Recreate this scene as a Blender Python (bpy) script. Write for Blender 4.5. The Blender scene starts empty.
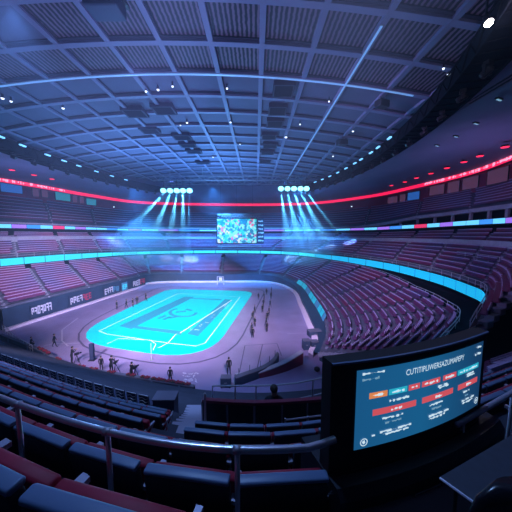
import bpy, bmesh, math, random
from mathutils import Vector, Matrix, Euler
random.seed(7)
S = bpy.context.scene
C = S.collection
R = math.radians

# ------------------------------------------------------------------ camera, world, lights, exposure
H = 17.0
F = 256.0
PITCH = math.atan(26.0 / F)
cam = bpy.data.cameras.new('camera')
cam.sensor_width = 36.0
cam.lens = 18.0
cam.clip_start = 0.05
cam.clip_end = 600
camo = bpy.data.objects.new('camera', cam)
C.objects.link(camo)
camo.location = (0, 0, H)
camo.rotation_euler = (math.pi / 2 - PITCH, 0, 0)
S.camera = camo
S.view_settings.view_transform = 'Standard'
S.view_settings.look = 'None'
S.view_settings.gamma = 1.0
S.view_settings.exposure = 0.0
S.cycles.volume_bounces = 0
S.cycles.max_bounces = 6
S.cycles.diffuse_bounces = 3
S.cycles.sample_clamp_indirect = 4.0
S.cycles.volume_step_rate = 4.0

HAZE = 0.0015
W = bpy.data.worlds.new('arena_air')
S.world = W
W.use_nodes = True
wn = W.node_tree
wn.nodes['Background'].inputs[0].default_value = (0.02, 0.03, 0.09, 1)
wn.nodes['Background'].inputs[1].default_value = 0.3
vs = wn.nodes.new('ShaderNodeVolumeScatter')
vs.inputs['Color'].default_value = (0.40, 0.62, 1.0, 1)
vs.inputs['Density'].default_value = HAZE
vs.inputs['Anisotropy'].default_value = 0.2
wn.links.new(vs.outputs[0], wn.nodes['World Output'].inputs['Volume'])


def lamp(name, kind, loc, energy, col, radius=0.3, aim=None, angle=60, blend=0.5):
    l = bpy.data.lights.new(name, kind)
    l.energy = energy
    l.color = col
    if kind in ('POINT', 'SPOT'):
        l.shadow_soft_size = radius
    if kind == 'SPOT':
        l.spot_size = R(angle)
        l.spot_blend = blend
    o = bpy.data.objects.new(name, l)
    C.objects.link(o)
    o.location = loc
    if aim is not None:
        o.rotation_euler = (Vector(aim) - Vector(loc)).to_track_quat('-Z', 'Y').to_euler()
    return o


K = 1.0
# added wash over the arena floor and banks, lamps without any fixtures
for x in (-22, -8, 6):
    lamp('floor_wash', 'SPOT', (x, -2, 28.8), 190000 * K, (0.82, 0.72, 1.0), 0.4, (-13 + x * 0.35, 50, 0), 34, 0.9)
lamp('floor_wash', 'SPOT', (2, -2, 28.8), 110000 * K, (0.82, 0.68, 1.0), 0.4, (5, 52, 0), 26, 0.9)
lamp('bank_wash', 'SPOT', (-14, 2, 28.8), 150000 * K, (0.62, 0.54, 1.0), 0.4, (21, 50, 3), 34, 0.9)
lamp('bank_wash', 'SPOT', (4, 2, 28.8), 380000 * K, (0.62, 0.60, 1.0), 0.4, (-47, 62, 6), 28, 0.9)
lamp('bank_wash', 'SPOT', (-10, 20, 29.2), 18000 * K, (0.55, 0.36, 1.0), 0.4, (38, 42, 13), 62, 0.9)
lamp('bank_wash', 'SPOT', (-4, 24, 29.2), 14000 * K, (0.50, 0.40, 1.0), 0.4, (-54, 62, 13), 50, 0.9)
# added blue fill over the far end, no fixtures built for it
for x in (-34, -12, 12):
    lamp('far_wash', 'SPOT', (x, 72, 29.0), 115000 * K, (0.06, 0.38, 1.0), 0.4, (x * 1.05, 92, 6), 95, 0.8)
# added uplights brightening ceiling and soffit, floating free of any rig
lamp('ceiling_wash', 'SPOT', (-10, 62, 20.0), 24000 * K, (0.12, 0.40, 1.0), 0.4, (-9, 58, 33), 150, 0.6)
lamp('ceiling_wash', 'SPOT', (-22, 50, 20.0), 9000 * K, (0.16, 0.42, 1.0), 0.4, (-20, 42, 33), 150, 0.6)
lamp('ceiling_wash', 'SPOT', (-7, 22, 21.0), 2600 * K, (0.42, 0.36, 1.0), 0.4, (-7, 22, 33), 160, 0.5)
lamp('ceiling_wash', 'SPOT', (-47, 52, 19.0), 2600 * K, (0.34, 0.36, 1.0), 0.4, (-46, 54, 30), 150, 0.6)
lamp('ceiling_wash', 'SPOT', (34, 40, 19.5), 1800 * K, (0.50, 0.36, 1.0), 0.4, (32, 44, 30), 150, 0.6)
# added fill light over the near block, no real lamps there
lamp('near_fill', 'SPOT', (-3, 7, 30.0), 4200 * K, (0.24, 0.46, 1.0), 0.3, (-2, 5, 12), 90, 0.8)
lamp('near_fill', 'SPOT', (-14, 16, 30.0), 24000 * K, (0.26, 0.46, 1.0), 0.3, (-13, 17, 5), 80, 0.8)


# ------------------------------------------------------------------ helpers
def ray(px, py):
    c = Vector(((px - 256) / F, (256 - py) / F, -1.0))
    return camo.rotation_euler.to_matrix() @ c


def atY(px, py, Y):
    d = ray(px, py)
    return Vector((0, 0, H)) + d * (Y / d.y)


def atZ(px, py, Z):
    d = ray(px, py)
    return Vector((0, 0, H)) + d * ((Z - H) / d.z)


class MB:
    def __init__(s):
        s.v, s.f, s.m, s.cur = [], [], [], 0

    def quad(s, *p):
        n = len(s.v)
        s.v += [tuple(q) for q in p]
        s.f.append(tuple(range(n, n + len(p))))
        s.m.append(s.cur)
        return s

    def box(s, c, size, rz=0.0, M=None):
        hx, hy, hz = size[0] / 2, size[1] / 2, size[2] / 2
        mat = M if M is not None else Matrix.Rotation(rz, 3, 'Z')
        c = Vector(c)
        n = len(s.v)
        for dx, dy, dz in ((-1, -1, -1), (1, -1, -1), (1, 1, -1), (-1, 1, -1), (-1, -1, 1), (1, -1, 1), (1, 1, 1), (-1, 1, 1)):
            s.v.append(tuple(c + mat @ Vector((dx * hx, dy * hy, dz * hz))))
        for f in ((0, 3, 2, 1), (4, 5, 6, 7), (0, 1, 5, 4), (1, 2, 6, 5), (2, 3, 7, 6), (3, 0, 4, 7)):
            s.f.append(tuple(n + i for i in f))
            s.m.append(s.cur)
        return s

    def bar(s, a, b, w, h=None):
        a, b = Vector(a), Vector(b)
        d = b - a
        q = d.to_track_quat('Y', 'Z').to_matrix()
        return s.box((a + b) / 2, (w, d.length, h or w), M=q)

    def tube(s, pts, r, n=8, closed=False):
        pts = [Vector(p) for p in pts]
        base = len(s.v)
        L = len(pts)
        for i, p in enumerate(pts):
            if closed:
                t = pts[(i + 1) % L] - pts[i - 1]
            else:
                t = pts[min(i + 1, L - 1)] - pts[max(i - 1, 0)]
            q = t.to_track_quat('Z', 'Y').to_matrix()
            rr = r[i] if isinstance(r, (list, tuple)) else r
            for k in range(n):
                a = 2 * math.pi * k / n
                s.v.append(tuple(p + q @ Vector((math.cos(a) * rr, math.sin(a) * rr, 0))))
        for i in range(L if closed else L - 1):
            j = (i + 1) % L
            for k in range(n):
                k2 = (k + 1) % n
                s.f.append((base + i * n + k, base + i * n + k2, base + j * n + k2, base + j * n + k))
                s.m.append(s.cur)
        if not closed:
            s.f.append(tuple(base + k for k in reversed(range(n))))
            s.m.append(s.cur)
            s.f.append(tuple(base + (L - 1) * n + k for k in range(n)))
            s.m.append(s.cur)
        return s

    def grid(s, rows):
        n, w = len(s.v), len(rows[0])
        for r in rows:
            s.v += [tuple(p) for p in r]
        for i in range(len(rows) - 1):
            for j in range(w - 1):
                a = n + i * w + j
                s.f.append((a, a + 1, a + w + 1, a + w))
                s.m.append(s.cur)
        return s

    def prism(s, poly, z0, z1):
        n, k = len(s.v), len(poly)
        for z in (z0, z1):
            s.v += [(p[0], p[1], z) for p in poly]
        s.f.append(tuple(n + i for i in reversed(range(k))))
        s.f.append(tuple(n + k + i for i in range(k)))
        s.m += [s.cur, s.cur]
        for i in range(k):
            j = (i + 1) % k
            s.f.append((n + i, n + j, n + k + j, n + k + i))
            s.m.append(s.cur)
        return s

    def build(s, name, mat, parent=None, smooth=False, bevel=0.0, loc=None):
        me = bpy.data.meshes.new(name)
        me.from_pydata(s.v, [], s.f)
        for m in (mat if isinstance(mat, (list, tuple)) else [mat]):
            me.materials.append(m)
        if any(s.m):
            me.polygons.foreach_set('material_index', s.m)
        if smooth:
            me.polygons.foreach_set('use_smooth', [True] * len(me.polygons))
        me.update()
        if bevel:
            bm = bmesh.new()
            bm.from_mesh(me)
            bmesh.ops.bevel(bm, geom=list(bm.edges), offset=bevel, segments=2, affect='EDGES', profile=0.6)
            bm.to_mesh(me)
            bm.free()
        o = bpy.data.objects.new(name, me)
        C.objects.link(o)
        if parent:
            o.parent = parent
        if loc is not None:
            o.location = loc
        return o


def tag(o, label=None, cat=None, group=None, kind=None):
    if label:
        o['label'] = label
    if cat:
        o['category'] = cat
    if group:
        o['group'] = group
    if kind:
        o['kind'] = kind
    return o


def thing(name, label, cat, loc=(0, 0, 0), rz=0.0, group=None):
    o = bpy.data.objects.new(name, None)
    C.objects.link(o)
    o.empty_display_size = 0.2
    o.location = loc
    o.rotation_euler = (0, 0, rz)
    return tag(o, label, cat, group)


def dup(root, loc, rz, label, group=None):
    r = root.copy()
    C.objects.link(r)
    r.location = loc
    r.rotation_euler = (0, 0, rz)
    r['label'] = label
    if group:
        r['group'] = group
    for ch in list(root.children):
        c = ch.copy()
        C.objects.link(c)
        c.parent = r
        for g in list(ch.children):
            d = g.copy()
            C.objects.link(d)
            d.parent = c
    return r


def structure(o):
    o['kind'] = 'structure'
    return o


def catmull(pts, n):
    P = [Vector(p) for p in pts]
    out = []
    for i in range(len(P) - 1):
        p0 = P[i - 1] if i else P[0] * 2 - P[1]
        p1, p2 = P[i], P[i + 1]
        p3 = P[i + 2] if i + 2 < len(P) else P[-1] * 2 - P[-2]
        for k in range(n):
            t = k / n
            out.append(0.5 * ((2 * p1) + (p2 - p0) * t + (2 * p0 - 5 * p1 + 4 * p2 - p3) * t * t + (3 * p1 - p0 - 3 * p2 + p3) * t ** 3))
    out.append(P[-1])
    return out


# ------------------------------------------------------------------ materials
MT = {}


def mat(name, col, rough=0.6, metal=0.0, emit=None, es=0.0, noise=0.0, nscale=3.0, col2=None, spec=0.4):
    m = bpy.data.materials.new(name)
    m.use_nodes = True
    nt = m.node_tree
    b = nt.nodes['Principled BSDF']
    b.inputs['Base Color'].default_value = (*col, 1)
    b.inputs['Roughness'].default_value = rough
    b.inputs['Metallic'].default_value = metal
    b.inputs['Specular IOR Level'].default_value = spec
    if emit:
        b.inputs['Emission Color'].default_value = (*emit, 1)
        b.inputs['Emission Strength'].default_value = es
    if noise or col2:
        tc = nt.nodes.new('ShaderNodeTexCoord')
        nz = nt.nodes.new('ShaderNodeTexNoise')
        nz.inputs['Scale'].default_value = nscale
        nz.inputs['Detail'].default_value = 4
        nt.links.new(tc.outputs['Object'], nz.inputs['Vector'])
        rp = nt.nodes.new('ShaderNodeValToRGB')
        c2 = col2 or tuple(c * (1 - noise) for c in col)
        rp.color_ramp.elements[0].position = 0.35
        rp.color_ramp.elements[1].position = 0.65
        rp.color_ramp.elements[0].color = (*c2, 1)
        rp.color_ramp.elements[1].color = (*col, 1)
        nt.links.new(nz.outputs[0], rp.inputs[0])
        nt.links.new(rp.outputs[0], b.inputs['Base Color'])
    MT[name] = m
    return m


mat('floor_resin', (0.33, 0.25, 0.46), 0.45, noise=0.18, nscale=0.25)
mat('court_cyan', (0.0, 0.72, 0.74), 0.35, emit=(0.0, 0.78, 0.78), es=0.24, col2=(0.0, 0.64, 0.70), nscale=0.12)
mat('court_band', (0.03, 0.30, 0.42), 0.4, emit=(0.02, 0.36, 0.50), es=0.22)
mat('court_line', (0.75, 0.95, 0.95), 0.4, emit=(0.6, 1, 1), es=0.35)
mat('dark_line', (0.10, 0.08, 0.16), 0.6)
mat('pale_line', (0.55, 0.46, 0.62), 0.6)
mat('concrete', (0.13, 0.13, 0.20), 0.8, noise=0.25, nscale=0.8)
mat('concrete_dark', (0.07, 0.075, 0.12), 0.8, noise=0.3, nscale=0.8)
mat('floor_near', (0.035, 0.04, 0.07), 0.8, noise=0.3, nscale=0.8)
mat('concrete_pale', (0.48, 0.45, 0.58), 0.7, noise=0.15, nscale=1.0)
mat('step_pale', (0.30, 0.29, 0.40), 0.7)
mat('wall_navy', (0.03, 0.055, 0.11), 0.6, noise=0.2, nscale=0.5)
mat('kerb', (0.85, 0.68, 0.85), 0.6, noise=0.1)
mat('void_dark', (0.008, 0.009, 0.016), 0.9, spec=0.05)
mat('seat_shell', (0.20, 0.025, 0.09), 0.5, col2=(0.10, 0.05, 0.16), nscale=0.16)
mat('seat_highlight', (0.56, 0.36, 0.60), 0.45, col2=(0.42, 0.38, 0.66), nscale=0.16)
mat('ceiling_panel', (0.12, 0.12, 0.20), 0.8, noise=0.12, nscale=0.4)
mat('soffit_paint', (0.20, 0.20, 0.32), 0.85, noise=0.1, nscale=0.2)
mat('beam_paint', (0.21, 0.21, 0.34), 0.6)
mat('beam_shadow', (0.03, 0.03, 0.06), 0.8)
mat('truss_black', (0.006, 0.007, 0.012), 0.9, spec=0.1)
mat('fixture_black', (0.02, 0.022, 0.03), 0.4)
mat('lens_blue', (0.5, 0.8, 1), 0.2, emit=(0.16, 0.52, 1.0), es=1.6)
mat('lens_flood', (0.6, 0.95, 1), 0.2, emit=(0.25, 0.88, 1.0), es=2.6)
mat('lens_white', (0.9, 0.9, 1), 0.2, emit=(0.7, 0.8, 1.0), es=2.2)
mat('lens_bright', (1, 0.95, 0.95), 0.2, emit=(1.0, 0.86, 0.86), es=40.0)
mat('lens_red', (1, 0.1, 0.15), 0.2, emit=(1.0, 0.02, 0.08), es=1.8)
mat('led_red', (0.5, 0, 0.05), 0.3, emit=(0.9, 0.012, 0.085), es=1.3)
mat('led_pink', (0.6, 0.2, 0.3), 0.3, emit=(1.0, 0.30, 0.48), es=1.6)
mat('led_cyan', (0.0, 0.3, 0.4), 0.3, emit=(0.012, 0.42, 0.80), es=1.0)
mat('led_teal', (0.0, 0.3, 0.4), 0.3, emit=(0.05, 0.68, 0.80), es=1.0)
mat('edge_teal', (0.0, 0.3, 0.4), 0.3, emit=(0.03, 0.42, 0.58), es=0.6)
mat('led_blue', (0.0, 0.1, 0.4), 0.3, emit=(0.05, 0.30, 0.95), es=1.1)
mat('led_violet', (0.2, 0.1, 0.4), 0.3, emit=(0.32, 0.16, 0.85), es=1.1)
mat('led_crimson', (0.4, 0, 0.1), 0.3, emit=(0.75, 0.04, 0.14), es=1.1)
mat('led_sky', (0.1, 0.3, 0.6), 0.3, emit=(0.14, 0.62, 1.0), es=1.2)
mat('suite_red', (0.34, 0.03, 0.09), 0.6)
mat('suite_glass', (0.06, 0.03, 0.08), 0.15, spec=0.6, emit=(0.30, 0.13, 0.28), es=0.22)
mat('suite_blue', (0.02, 0.08, 0.3), 0.3, emit=(0.03, 0.16, 0.60), es=0.6)
mat('suite_teal', (0.02, 0.2, 0.3), 0.3, emit=(0.04, 0.35, 0.50), es=0.5)
mat('steel', (0.62, 0.60, 0.68), 0.28, 0.9)
mat('steel_dull', (0.40, 0.40, 0.48), 0.45, 0.6)
mat('rail_white', (0.55, 0.55, 0.65), 0.4, 0.3)
mat('seat_navy', (0.010, 0.016, 0.032), 0.55, noise=0.25, nscale=9)
mat('lit_edge_trim', (0.11, 0.17, 0.30), 0.4)
mat('seat_red', (0.34, 0.008, 0.04), 0.6, noise=0.25, nscale=8)
mat('bracket', (0.34, 0.33, 0.44), 0.4, 0.3)
mat('red_rail', (0.17, 0.018, 0.05), 0.45)
mat('black_gloss', (0.006, 0.007, 0.012), 0.25)
mat('black_matt', (0.008, 0.010, 0.016), 0.6)
mat('console', (0.008, 0.012, 0.024), 0.45)
mat('table_slate', (0.030, 0.045, 0.075), 0.6, noise=0.2, nscale=20)
mat('table_edge', (0.80, 0.76, 0.95), 0.35)
mat('cloth_dark', (0.008, 0.009, 0.018), 0.8)
mat('cloth_navy', (0.02, 0.03, 0.08), 0.8)
mat('skin', (0.42, 0.26, 0.22), 0.6)
mat('hair', (0.02, 0.015, 0.015), 0.6)
mat('petal_red', (0.28, 0.012, 0.05), 0.6)
mat('leaf', (0.03, 0.10, 0.05), 0.6)
mat('white_sign', (0.75, 0.72, 0.85), 0.5)
mat('sign_red', (0.60, 0.05, 0.12), 0.5)
mat('sign_blue', (0.10, 0.35, 0.55), 0.5)
mat('glass_panel', (0.10, 0.14, 0.24), 0.1, spec=0.7)
# lit screen materials of the big display
mat('ui_text', (0.8, 0.9, 1), 0.4, emit=(0.70, 0.90, 1.0), es=0.85)
mat('ui_dim', (0.3, 0.5, 0.7), 0.4, emit=(0.28, 0.55, 0.75), es=0.55)
mat('ui_red', (0.6, 0.1, 0.12), 0.4, emit=(0.80, 0.11, 0.14), es=0.75)
mat('ui_orange', (0.7, 0.3, 0.1), 0.4, emit=(0.85, 0.28, 0.10), es=0.8)
mat('ui_teal', (0.05, 0.5, 0.6), 0.4, emit=(0.03, 0.50, 0.66), es=0.8)


def ui_background():
    m = mat('ui_background', (0.01, 0.05, 0.12), 0.3)
    nt = m.node_tree
    b = nt.nodes['Principled BSDF']
    tc = nt.nodes.new('ShaderNodeTexCoord')
    sp = nt.nodes.new('ShaderNodeSeparateXYZ')
    nt.links.new(tc.outputs['Generated'], sp.inputs[0])
    rp = nt.nodes.new('ShaderNodeValToRGB')
    rp.color_ramp.elements[0].color = (0.012, 0.12, 0.30, 1)
    rp.color_ramp.elements[1].color = (0.010, 0.055, 0.15, 1)
    e = rp.color_ramp.elements.new(0.45)
    e.color = (0.012, 0.14, 0.33, 1)
    nt.links.new(sp.outputs['X'], rp.inputs[0])
    nt.links.new(rp.outputs[0], b.inputs['Emission Color'])
    b.inputs['Emission Strength'].default_value = 0.75
    return m


ui_background()


def board_picture():
    m = mat('board_picture', (0.02, 0.1, 0.15), 0.3)
    nt = m.node_tree
    b = nt.nodes['Principled BSDF']
    tc = nt.nodes.new('ShaderNodeTexCoord')
    vo = nt.nodes.new('ShaderNodeTexVoronoi')
    vo.inputs['Scale'].default_value = 1.6
    nt.links.new(tc.outputs['Object'], vo.inputs['Vector'])
    sp = nt.nodes.new('ShaderNodeSeparateColor')
    nt.links.new(vo.outputs['Color'], sp.inputs[0])
    rp = nt.nodes.new('ShaderNodeValToRGB')
    rp.color_ramp.interpolation = 'CONSTANT'
    els = rp.color_ramp.elements
    els[0].color = (0.0, 0.16, 0.26, 1)
    els[1].position = 0.25
    els[1].color = (0.02, 0.62, 0.70, 1)
    for p, c in ((0.42, (0.25, 0.80, 0.82, 1)), (0.58, (0.0, 0.16, 0.30, 1)), (0.68, (0.30, 0.80, 0.85, 1)), (0.80, (0.75, 0.10, 0.22, 1)), (0.92, (0.8, 0.75, 0.6, 1))):
        e = els.new(p)
        e.color = c
    nt.links.new(sp.outputs[0], rp.inputs[0])
    nt.links.new(rp.outputs[0], b.inputs['Emission Color'])
    b.inputs['Emission Strength'].default_value = 1.0
    return m


board_picture()


def ribbed_panel():
    m = mat('ribbed_panel', (0.1, 0.07, 0.1), 0.7)
    nt = m.node_tree
    b = nt.nodes['Principled BSDF']
    tc = nt.nodes.new('ShaderNodeTexCoord')
    wv = nt.nodes.new('ShaderNodeTexWave')
    wv.wave_type = 'BANDS'
    wv.bands_direction = 'X'
    wv.inputs['Scale'].default_value = 0.85
    wv.inputs['Distortion'].default_value = 1.2
    wv.inputs['Detail'].default_value = 1.0
    wv.inputs['Detail Scale'].default_value = 3.0
    nt.links.new(tc.outputs['Object'], wv.inputs['Vector'])
    rp = nt.nodes.new('ShaderNodeValToRGB')
    rp.color_ramp.elements[0].position = 0.35
    rp.color_ramp.elements[0].color = (0.006, 0.005, 0.012, 1)
    rp.color_ramp.elements[1].position = 0.75
    rp.color_ramp.elements[1].color = (0.21, 0.13, 0.19, 1)
    nt.links.new(wv.outputs[0], rp.inputs[0])
    nt.links.new(rp.outputs[0], b.inputs['Base Color'])
    return m


ribbed_panel()

# ------------------------------------------------------------------ bowl curves (13 stations, right-near round the back to left-near)
NS = 12
FL = catmull([(7.6, 32.6, 0), (8.4, 34.4, 0), (9.6, 38.3, 0), (10.0, 45, 0), (10.5, 56, 0), (10.5, 71, 0), (4, 82, 0), (-14, 83, 0), (-32.5, 81.5, 0), (-35.2, 73, 0), (-38.7, 58.5, 0), (-42, 45, 0), (-44, 37, 0)], NS)
WT = catmull([(8.3, 32.0, .9), (9.2, 34, .9), (10.8, 38, .9), (12.2, 45, .9), (12.8, 56, 1.0), (12.3, 72, 1.6), (5, 83.5, 2.4), (-14, 84.5, 2.5), (-33.5, 83, 2.8), (-35.5, 73, 3.3), (-39, 58.5, 3.6), (-42.3, 45, 3.7), (-44.3, 37, 3.7)], NS)
R1 = catmull([(16, 18.5, 8.6), (27.4, 29.8, 8.6), (30.3, 36, 8.6), (31.8, 46, 8.6), (30.2, 60, 8.7), (23, 77, 8.8), (9, 91, 9), (-15, 95, 9), (-37, 90, 9.1), (-43.5, 77, 9.8), (-48.6, 64.5, 10.2), (-54.5, 54, 10.2), (-61, 43, 10.2)], NS)
R2 = catmull([(34, 26, 18.6), (40, 36, 18.6), (42.5, 42, 18.6), (44, 54, 18.4), (43, 70, 17.9), (37, 88, 17.3), (19, 102, 16.9), (-15, 105, 16.8), (-44, 99, 17), (-52, 84, 17.4), (-56, 71, 17.7), (-60, 59, 17.9), (-67, 47, 17.9)], NS)
RG = catmull([(40, 34, 30.5), (45.5, 43, 30.5), (47.5, 49, 30.4), (48.8, 60, 30), (47, 75, 29.7), (41, 95, 29.2), (21, 112, 28.3), (-15, 115, 28.2), (-47, 108, 28.4), (-56.5, 90, 28.8), (-60.5, 75, 29.2), (-64.5, 62.5, 29.5), (-71, 49, 29.6)], NS)
N = len(FL)


def inward(i):
    a, b = R1[i], FL[i]
    d = Vector((b.x - a.x, b.y - a.y, 0))
    return d.normalized()


T1, R1o = [], []
for i in range(N):
    d = inward(i)
    right = max(0, min(1, (4.5 * NS - i) / (1.5 * NS)))
    T1.append(R1[i] + d * (0.6 + 2.2 * right) + Vector((0, 0, -1.9 - 0.9 * right)))
    R1o.append(R1[i] - d * 2.5)


def zed(p, z):
    return Vector((p.x, p.y, z))


NL = 11 * NS + 5


def steps(A, B, n, hi=None):
    """stepped terrace from curve A up to curve B"""
    cols = []
    for i in range(hi or N):
        col = []
        for k in range(n):
            p0 = A[i].lerp(B[i], k / n)
            p1 = A[i].lerp(B[i], (k + 1) / n)
            col += [p0, zed(p0, p1.z), p1]
        cols.append(col)
    return [list(r) for r in zip(*cols)]


# --- floor
fl = MB()
fl.box((-15, 54, -0.15), (66, 72, 0.3))
structure(fl.build('floor', MT['floor_resin']))

# --- lower bank
NR1, NR2, NR3 = 13, 10, 7
b = MB()
b.grid(steps(WT, T1, NR1, NL))
structure(b.build('floor_terrace_lower', MT['concrete']))
b = MB()
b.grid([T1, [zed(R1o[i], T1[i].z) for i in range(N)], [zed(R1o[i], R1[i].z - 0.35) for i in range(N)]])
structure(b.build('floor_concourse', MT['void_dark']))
b = MB()
b.grid([FL[:NL], [zed(FL[i], WT[i].z) for i in range(NL)], WT[:NL]])
structure(b.build('wall_arena_floor', MT['wall_navy']))
b = MB()
b.grid([[FL[i] + inward(i) * 0.9 for i in range(NL)], [FL[i] + inward(i) * 0.9 + Vector((0, 0, 0.4)) for i in range(NL)], [FL[i] + Vector((0, 0, 0.4)) for i in range(NL)]])
structure(b.build('trim_floor_kerb', MT['kerb']))
# end faces of the lower bank
for idx, nm in ((NL - 1, 'wall_left_end'), (0, 'wall_right_end')):
    b = MB()
    b.quad(zed(WT[idx], 0), WT[idx], T1[idx], zed(T1[idx], 0))
    structure(b.build(nm, MT['wall_navy']))

# --- middle bank
MF = [R1[i] - inward(i) * 0.35 + Vector((0, 0, 0.75)) for i in range(N)]
MB_ = [R2[i] + inward(i) * 1.2 + Vector((0, 0, -2.2)) for i in range(N)]
b = MB()
b.grid(steps(MF, MB_, NR2))
structure(b.build('floor_terrace_middle', MT['concrete']))
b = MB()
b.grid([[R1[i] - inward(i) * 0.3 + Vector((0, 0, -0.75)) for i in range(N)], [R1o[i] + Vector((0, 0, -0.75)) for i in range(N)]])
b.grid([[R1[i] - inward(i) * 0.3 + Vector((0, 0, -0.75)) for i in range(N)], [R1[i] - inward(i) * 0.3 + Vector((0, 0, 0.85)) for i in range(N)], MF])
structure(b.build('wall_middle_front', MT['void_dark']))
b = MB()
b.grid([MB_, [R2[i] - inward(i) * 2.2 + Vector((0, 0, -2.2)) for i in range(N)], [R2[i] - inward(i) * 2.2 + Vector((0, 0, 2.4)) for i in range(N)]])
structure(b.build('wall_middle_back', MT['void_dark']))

# --- upper bank
UF = []
for i in range(N):
    right = max(0, min(1, (5.2 * NS - i) / (1.2 * NS)))
    UF.append(R2[i] - inward(i) * (0.35 + 0.3 * right) + Vector((0, 0, 0.75 + 1.9 * right)))
UB = [RG[i] - inward(i) * 0.9 + Vector((0, 0, -4.6)) for i in range(N)]
b = MB()
b.grid(steps(UF, UB, NR3))
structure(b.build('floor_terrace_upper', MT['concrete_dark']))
b = MB()
b.grid([[UF[i] - inward(i) * 2 + Vector((0, 0, -0.5)) for i in range(N)], [UF[i] + inward(i) * 0.12 + Vector((0, 0, -0.5)) for i in range(N)],
        [UF[i] + inward(i) * 0.12 + Vector((0, 0, 0.3)) for i in range(N)], [UF[i] - inward(i) * 0.1 + Vector((0, 0, 0.3)) for i in range(N)], [UF[i] - inward(i) * 0.1 for i in range(N)]])
structure(b.build('trim_balcony_front', MT['concrete_pale']))
b = MB()
b.grid([[R2[i] - inward(i) * 0.3 + Vector((0, 0, -0.55)) for i in range(N)], [R2[i] - inward(i) * 2.2 + Vector((0, 0, -0.55)) for i in range(N)]])
b.grid([[R2[i] - inward(i) * 0.3 + Vector((0, 0, -0.55)) for i in range(N)], [R2[i] - inward(i) * 0.3 + Vector((0, 0, 0.6)) for i in range(N)], [R2[i] - inward(i) * 2.2 + Vector((0, 0, 0.6)) for i in range(N)]])
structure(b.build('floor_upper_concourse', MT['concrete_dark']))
# suite wall under the red ring
b = MB()
b.grid([UB, [zed(UB[i], RG[i].z + 0.6) for i in range(N)]])
structure(b.build('wall_suites', MT['suite_red']))
# pillars of the upper concourse at the right
for k in range(14):
    i = 8 + k * 4
    if i >= N:
        break
    p = R2[i] - inward(i) * 0.9
    if UF[i].z - R2[i].z < 1.6:
        continue
    q = MB().box((0, 0, 0), (0.5, 0.5, UF[i].z - R2[i].z - 1.05))
    structure(q.build('pillar', MT['concrete_pale'], loc=(p.x, p.y, R2[i].z + 0.55 + (UF[i].z - R2[i].z - 1.05) / 2)))
# mid-bank walkway lip at the right (the pale strip half way up)
b = MB()
mid = [MF[i].lerp(MB_[i], 0.62) for i in range(N)]
b.grid([[mid[i] + inward(i) * 0.1 + Vector((0, 0, 0.0)) for i in range(N)], [mid[i] + inward(i) * 0.1 + Vector((0, 0, 1.6)) for i in range(N)], [mid[i] - inward(i) * 0.15 + Vector((0, 0, 1.6)) for i in range(N)], [mid[i] - inward(i) * 0.15 for i in range(N)]])
structure(b.build('trim_walkway', MT['concrete_pale']))

# --- soffit and ceiling
EX, EY, EA, EB = -8.0, 45.0, 28.0, 50.0


def ell(th, s=1.0):
    return EX + EA * s * math.cos(th), EY + EB * s * math.sin(th)


def ceil_z(x):
    return 33.0 - 2.8 * ((x - EX) / 28.0) ** 2


# closed outer outline following the red ring, then round behind the camera
outer = [p.copy() for p in RG] + [Vector((-74, 20, 29.6)), Vector((-66, -14, 29.6)), Vector((-30, -26, 29.6)), (Vector((10, -26, 30))), Vector((34, -14, 30.4)), Vector((42, 14, 30.5))]


def outer_at(th):
    d = Vector((math.cos(th), math.sin(th)))
    best = None
    M = len(outer)
    for i in range(M):
        a, c = outer[i], outer[(i + 1) % M]
        ax, ay, cx, cy = a.x - EX, a.y - EY, c.x - EX, c.y - EY
        ex, ey = cx - ax, cy - ay
        den = d.x * ey - d.y * ex
        if abs(den) < 1e-9:
            continue
        t = (ax * ey - ay * ex) / den
        u = (ax * d.y - ay * d.x) / den
        if t > 0 and -1e-6 <= u <= 1 + 1e-6:
            if best is None or t > best[0]:
                best = (t, a.z + (c.z - a.z) * u)
    return Vector((EX + d.x * best[0], EY + d.y * best[0], best[1] + 0.35))


rows_in, rows_up, rows_out = [], [], []
NT = 144
for k in range(NT + 1):
    th = 2 * math.pi * k / NT
    x, y = ell(th)
    ang = math.atan2(y - EY, x - EX)
    o_ = outer_at(ang)
    dd = Vector((o_.x - EX, o_.y - EY, 0)).normalized()
    rows_in.append(Vector((x, y, 29.7)))
    rows_up.append(Vector((x, y, ceil_z(x) + 0.3)))
    rows_out.append(o_ + dd * 1.0)
b = MB()
b.grid([rows_up, rows_in, [rows_in[k].lerp(rows_out[k], 0.5) + Vector((0, 0, 0.25)) for k in range(NT + 1)], rows_out])
structure(b.build('ceiling_soffit', MT['soffit_paint'], smooth=True))

cell = 4.3
X0, Y0 = 0.5 - cell * 9, 19.0 - cell * 6
nx, ny = 14, 26
ce = MB()
for iy in range(ny):
    ya, yb = Y0 + iy * cell, Y0 + (iy + 1) * cell
    for ix in range(nx):
        xa, xb = X0 + ix * cell, X0 + (ix + 1) * cell
        ribbed = yb < 28 and (ix + iy * 3) % 17 != 5
        ce.cur = 1 if ribbed else 0
        ce.quad((xa, ya, ceil_z(xa)), (xa, yb, ceil_z(xa)), (xb, yb, ceil_z(xb)), (xb, ya, ceil_z(xb)))
ce.cur = 0
ceiling = structure(ce.build('ceiling', [MT['ceiling_panel'], MT['ribbed_panel']]))


def in_ell(x, y, s=1.0):
    return ((x - EX) / (EA * s)) ** 2 + ((y - EY) / (EB * s)) ** 2 < 1


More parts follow.
